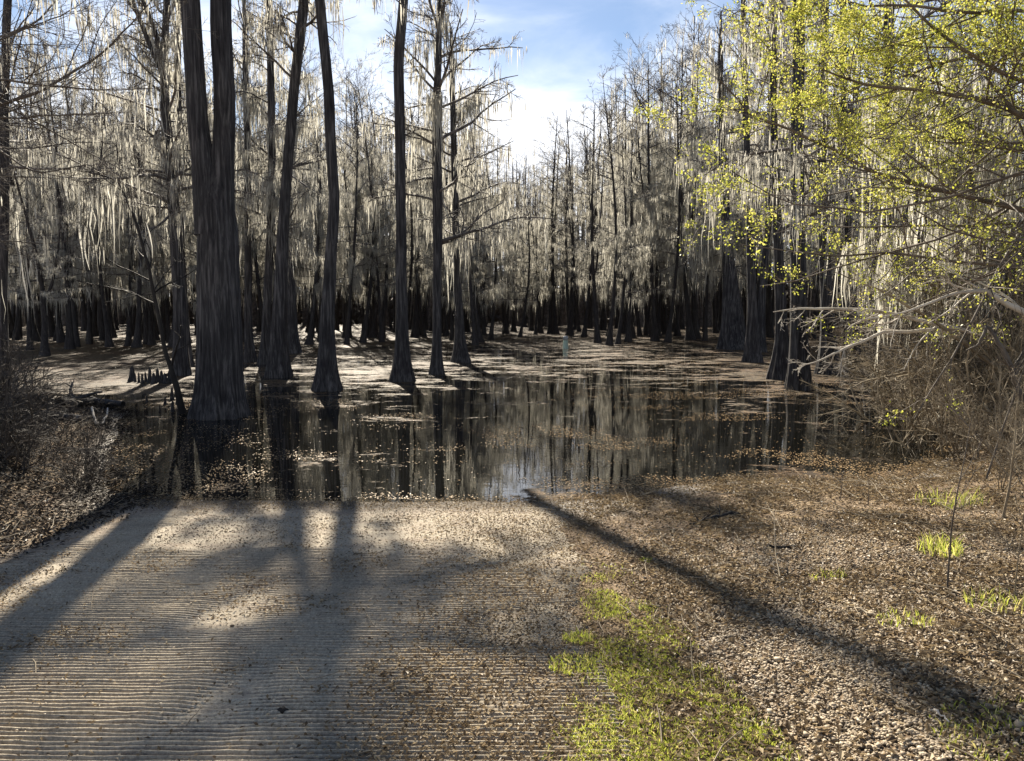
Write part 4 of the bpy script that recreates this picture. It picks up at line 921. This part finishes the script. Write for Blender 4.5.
# twigs on the ground
def ground_twigs():
    n = 2600; XY = scatter(n, -12, 12, 2.5, 15, lambda x, y: np.clip(lit_right(x, y) + lit_left(x, y) + 0.02, 0, 1), rng)
    p0 = np.concatenate([XY, (Hs(XY[:, 0], XY[:, 1]) + 0.015)[:, None]], 1)
    th = rng.uniform(0, 6.28, n); d = np.stack([np.cos(th), np.sin(th), rng.normal(0.05, 0.08, n)], 1)
    P = polyline(p0, d, rng.lognormal(-1.6, 0.6, n), 4, 0.12, 0, rng); P[:, :, 2] = np.maximum(P[:, :, 2], Hs(P[..., 0], P[..., 1]) + 0.006)
    mb = MB(); tubes(mb, P, rng.uniform(0.0015, 0.005, n)[:, None] * np.linspace(1, 0.5, 4), 4)
    tag(mb.build('twig_litter', M_SHRUB), 'small fallen twigs scattered through the leaf litter', 'twigs', None, 'stuff')
ground_twigs()

def blades(XY, h, w, rng, z=None):
    n = len(XY); z = Hs(XY[:, 0], XY[:, 1]) if z is None else z
    hh = h * rng.uniform(0.4, 1.3, n); th = rng.uniform(0, 6.28, n); dx = np.stack([np.cos(th), np.sin(th), 0 * th], 1) * (w * 0.5 * rng.uniform(0.7, 1.3, n))[:, None]
    ln = rng.normal(0, 0.45, (n, 2)) * hh[:, None]
    b = np.concatenate([XY, z[:, None]], 1); m = b.copy(); m[:, :2] += ln * 0.35; m[:, 2] += hh * 0.6; tp = b.copy(); tp[:, :2] += ln; tp[:, 2] += hh
    V = np.stack([b - dx, b + dx, m + dx * 0.8, m - dx * 0.8, tp], 1); i = np.arange(n) * 5
    mb = MB(); at = np.repeat(rng.uniform(0, 1, n), 5)
    mb.add(V.reshape(-1, 3), np.stack([i, i + 1, i + 2, i + 3], 1), at); mb.add(np.zeros((0, 3)), np.zeros((0, 4), int))
    k = np.stack([i + 3, i + 2, i + 4], 1); mb.f.append(k.ravel()); mb.t.append(np.full(n, 3)); return mb
tag(blades(scatter(32000, -0.3, 3.2, 2.0, 7, grass_mask, rng), 0.026, 0.005, rng).build('grass', M_GRASS), 'patchy short yellow-green grass between ramp and gravel', 'grass', None, 'stuff')
for (u, v, n, h, lab, sp) in [(940, 553, 150, .11, 'bright green grass tuft at the foot of the thin sapling', .16), (1003, 606, 110, .08, 'low sparse green tuft at the photo edge below the branching sapling', .2),
                          (828, 578, 60, .05, 'tiny green tuft alone on the leafy slope', .12), (905, 623, 80, .05, 'sparse green tuft below the thin sapling', .15),
                          (578, 640, 220, .035, 'small round grass clump at the ramp edge', .09), (572, 668, 320, .035, 'wider grass clump lower on the ramp edge', .13), (645, 562, 60, .03, 'tiny grass tuft beside the upper end of the shadow', .05),
                          (1010, 735, 380, .035, 'yellow-green grass patch where the long shadow leaves the photo', .28), (950, 505, 120, .12, 'green weedy tuft under the branching sapling', .3)]:
    p = on_ground(u, v, 0); aa = rng.uniform(0, 6.28, n); XY = np.stack([np.cos(aa), np.sin(aa)], 1) * (sp * np.sqrt(rng.uniform(0, 1, n)))[:, None]; z = Hs(XY[:, 0] + p[0], XY[:, 1] + p[1]) - p[2]
    o = blades(XY, h, 0.007, rng, z).build('grass_tuft', M_GRASS); o.location = p; tag(o, lab, 'grass tuft')

# leaves drifting on the water
def floaters():
    n = 38000; out = []
    while sum(len(a) for a in out) < n:
        m = 60000; yy = 8.6 * (34 / 8.6) ** rng.uniform(0, 1, m); xx = rng.uniform(-1, 1, m) * yy * 0.7
        d = yy - shore(xx)
        dens = 0.03 + sstep(0.52, 0.64, fbm(xx * 0.45, yy * 0.8, 111, 5)) * (0.5 + 0.5 * fbm(xx * 3, yy * 3, 112, 3)) + 0.5 * sstep(0.5, 0.0, d) + 1.0 * sstep(0.14, 0.05, d)
        u = CX + xx / yy * F; dens = dens * (0.7 + 0.5 * sstep(450, 640, u) + 0.5 * sstep(440, 380, u) * sstep(15, 18, yy))
        k = (d > -0.1) & (rng.uniform(0, 1, m) < dens); out.append(np.stack([xx[k], yy[k]], 1))
    XY = np.concatenate(out)[:n]
    C = np.concatenate([XY, np.full((n, 1), 0.005)], 1); mb = MB()
    leaf_quads(mb, C, 0.027, rng, 12.0, 0.05, 0.7)
    mb.v[0] = np.maximum(mb.v[0], np.array([-1e9, -1e9, 0.003], np.float32))
    tag(mb.build('floating_leaves', M_FLOAT, smooth=False), 'tan leaves and needles drifting on the dark water', 'leaves', None, 'stuff')
floaters()
print('objects', len(bpy.data.objects))
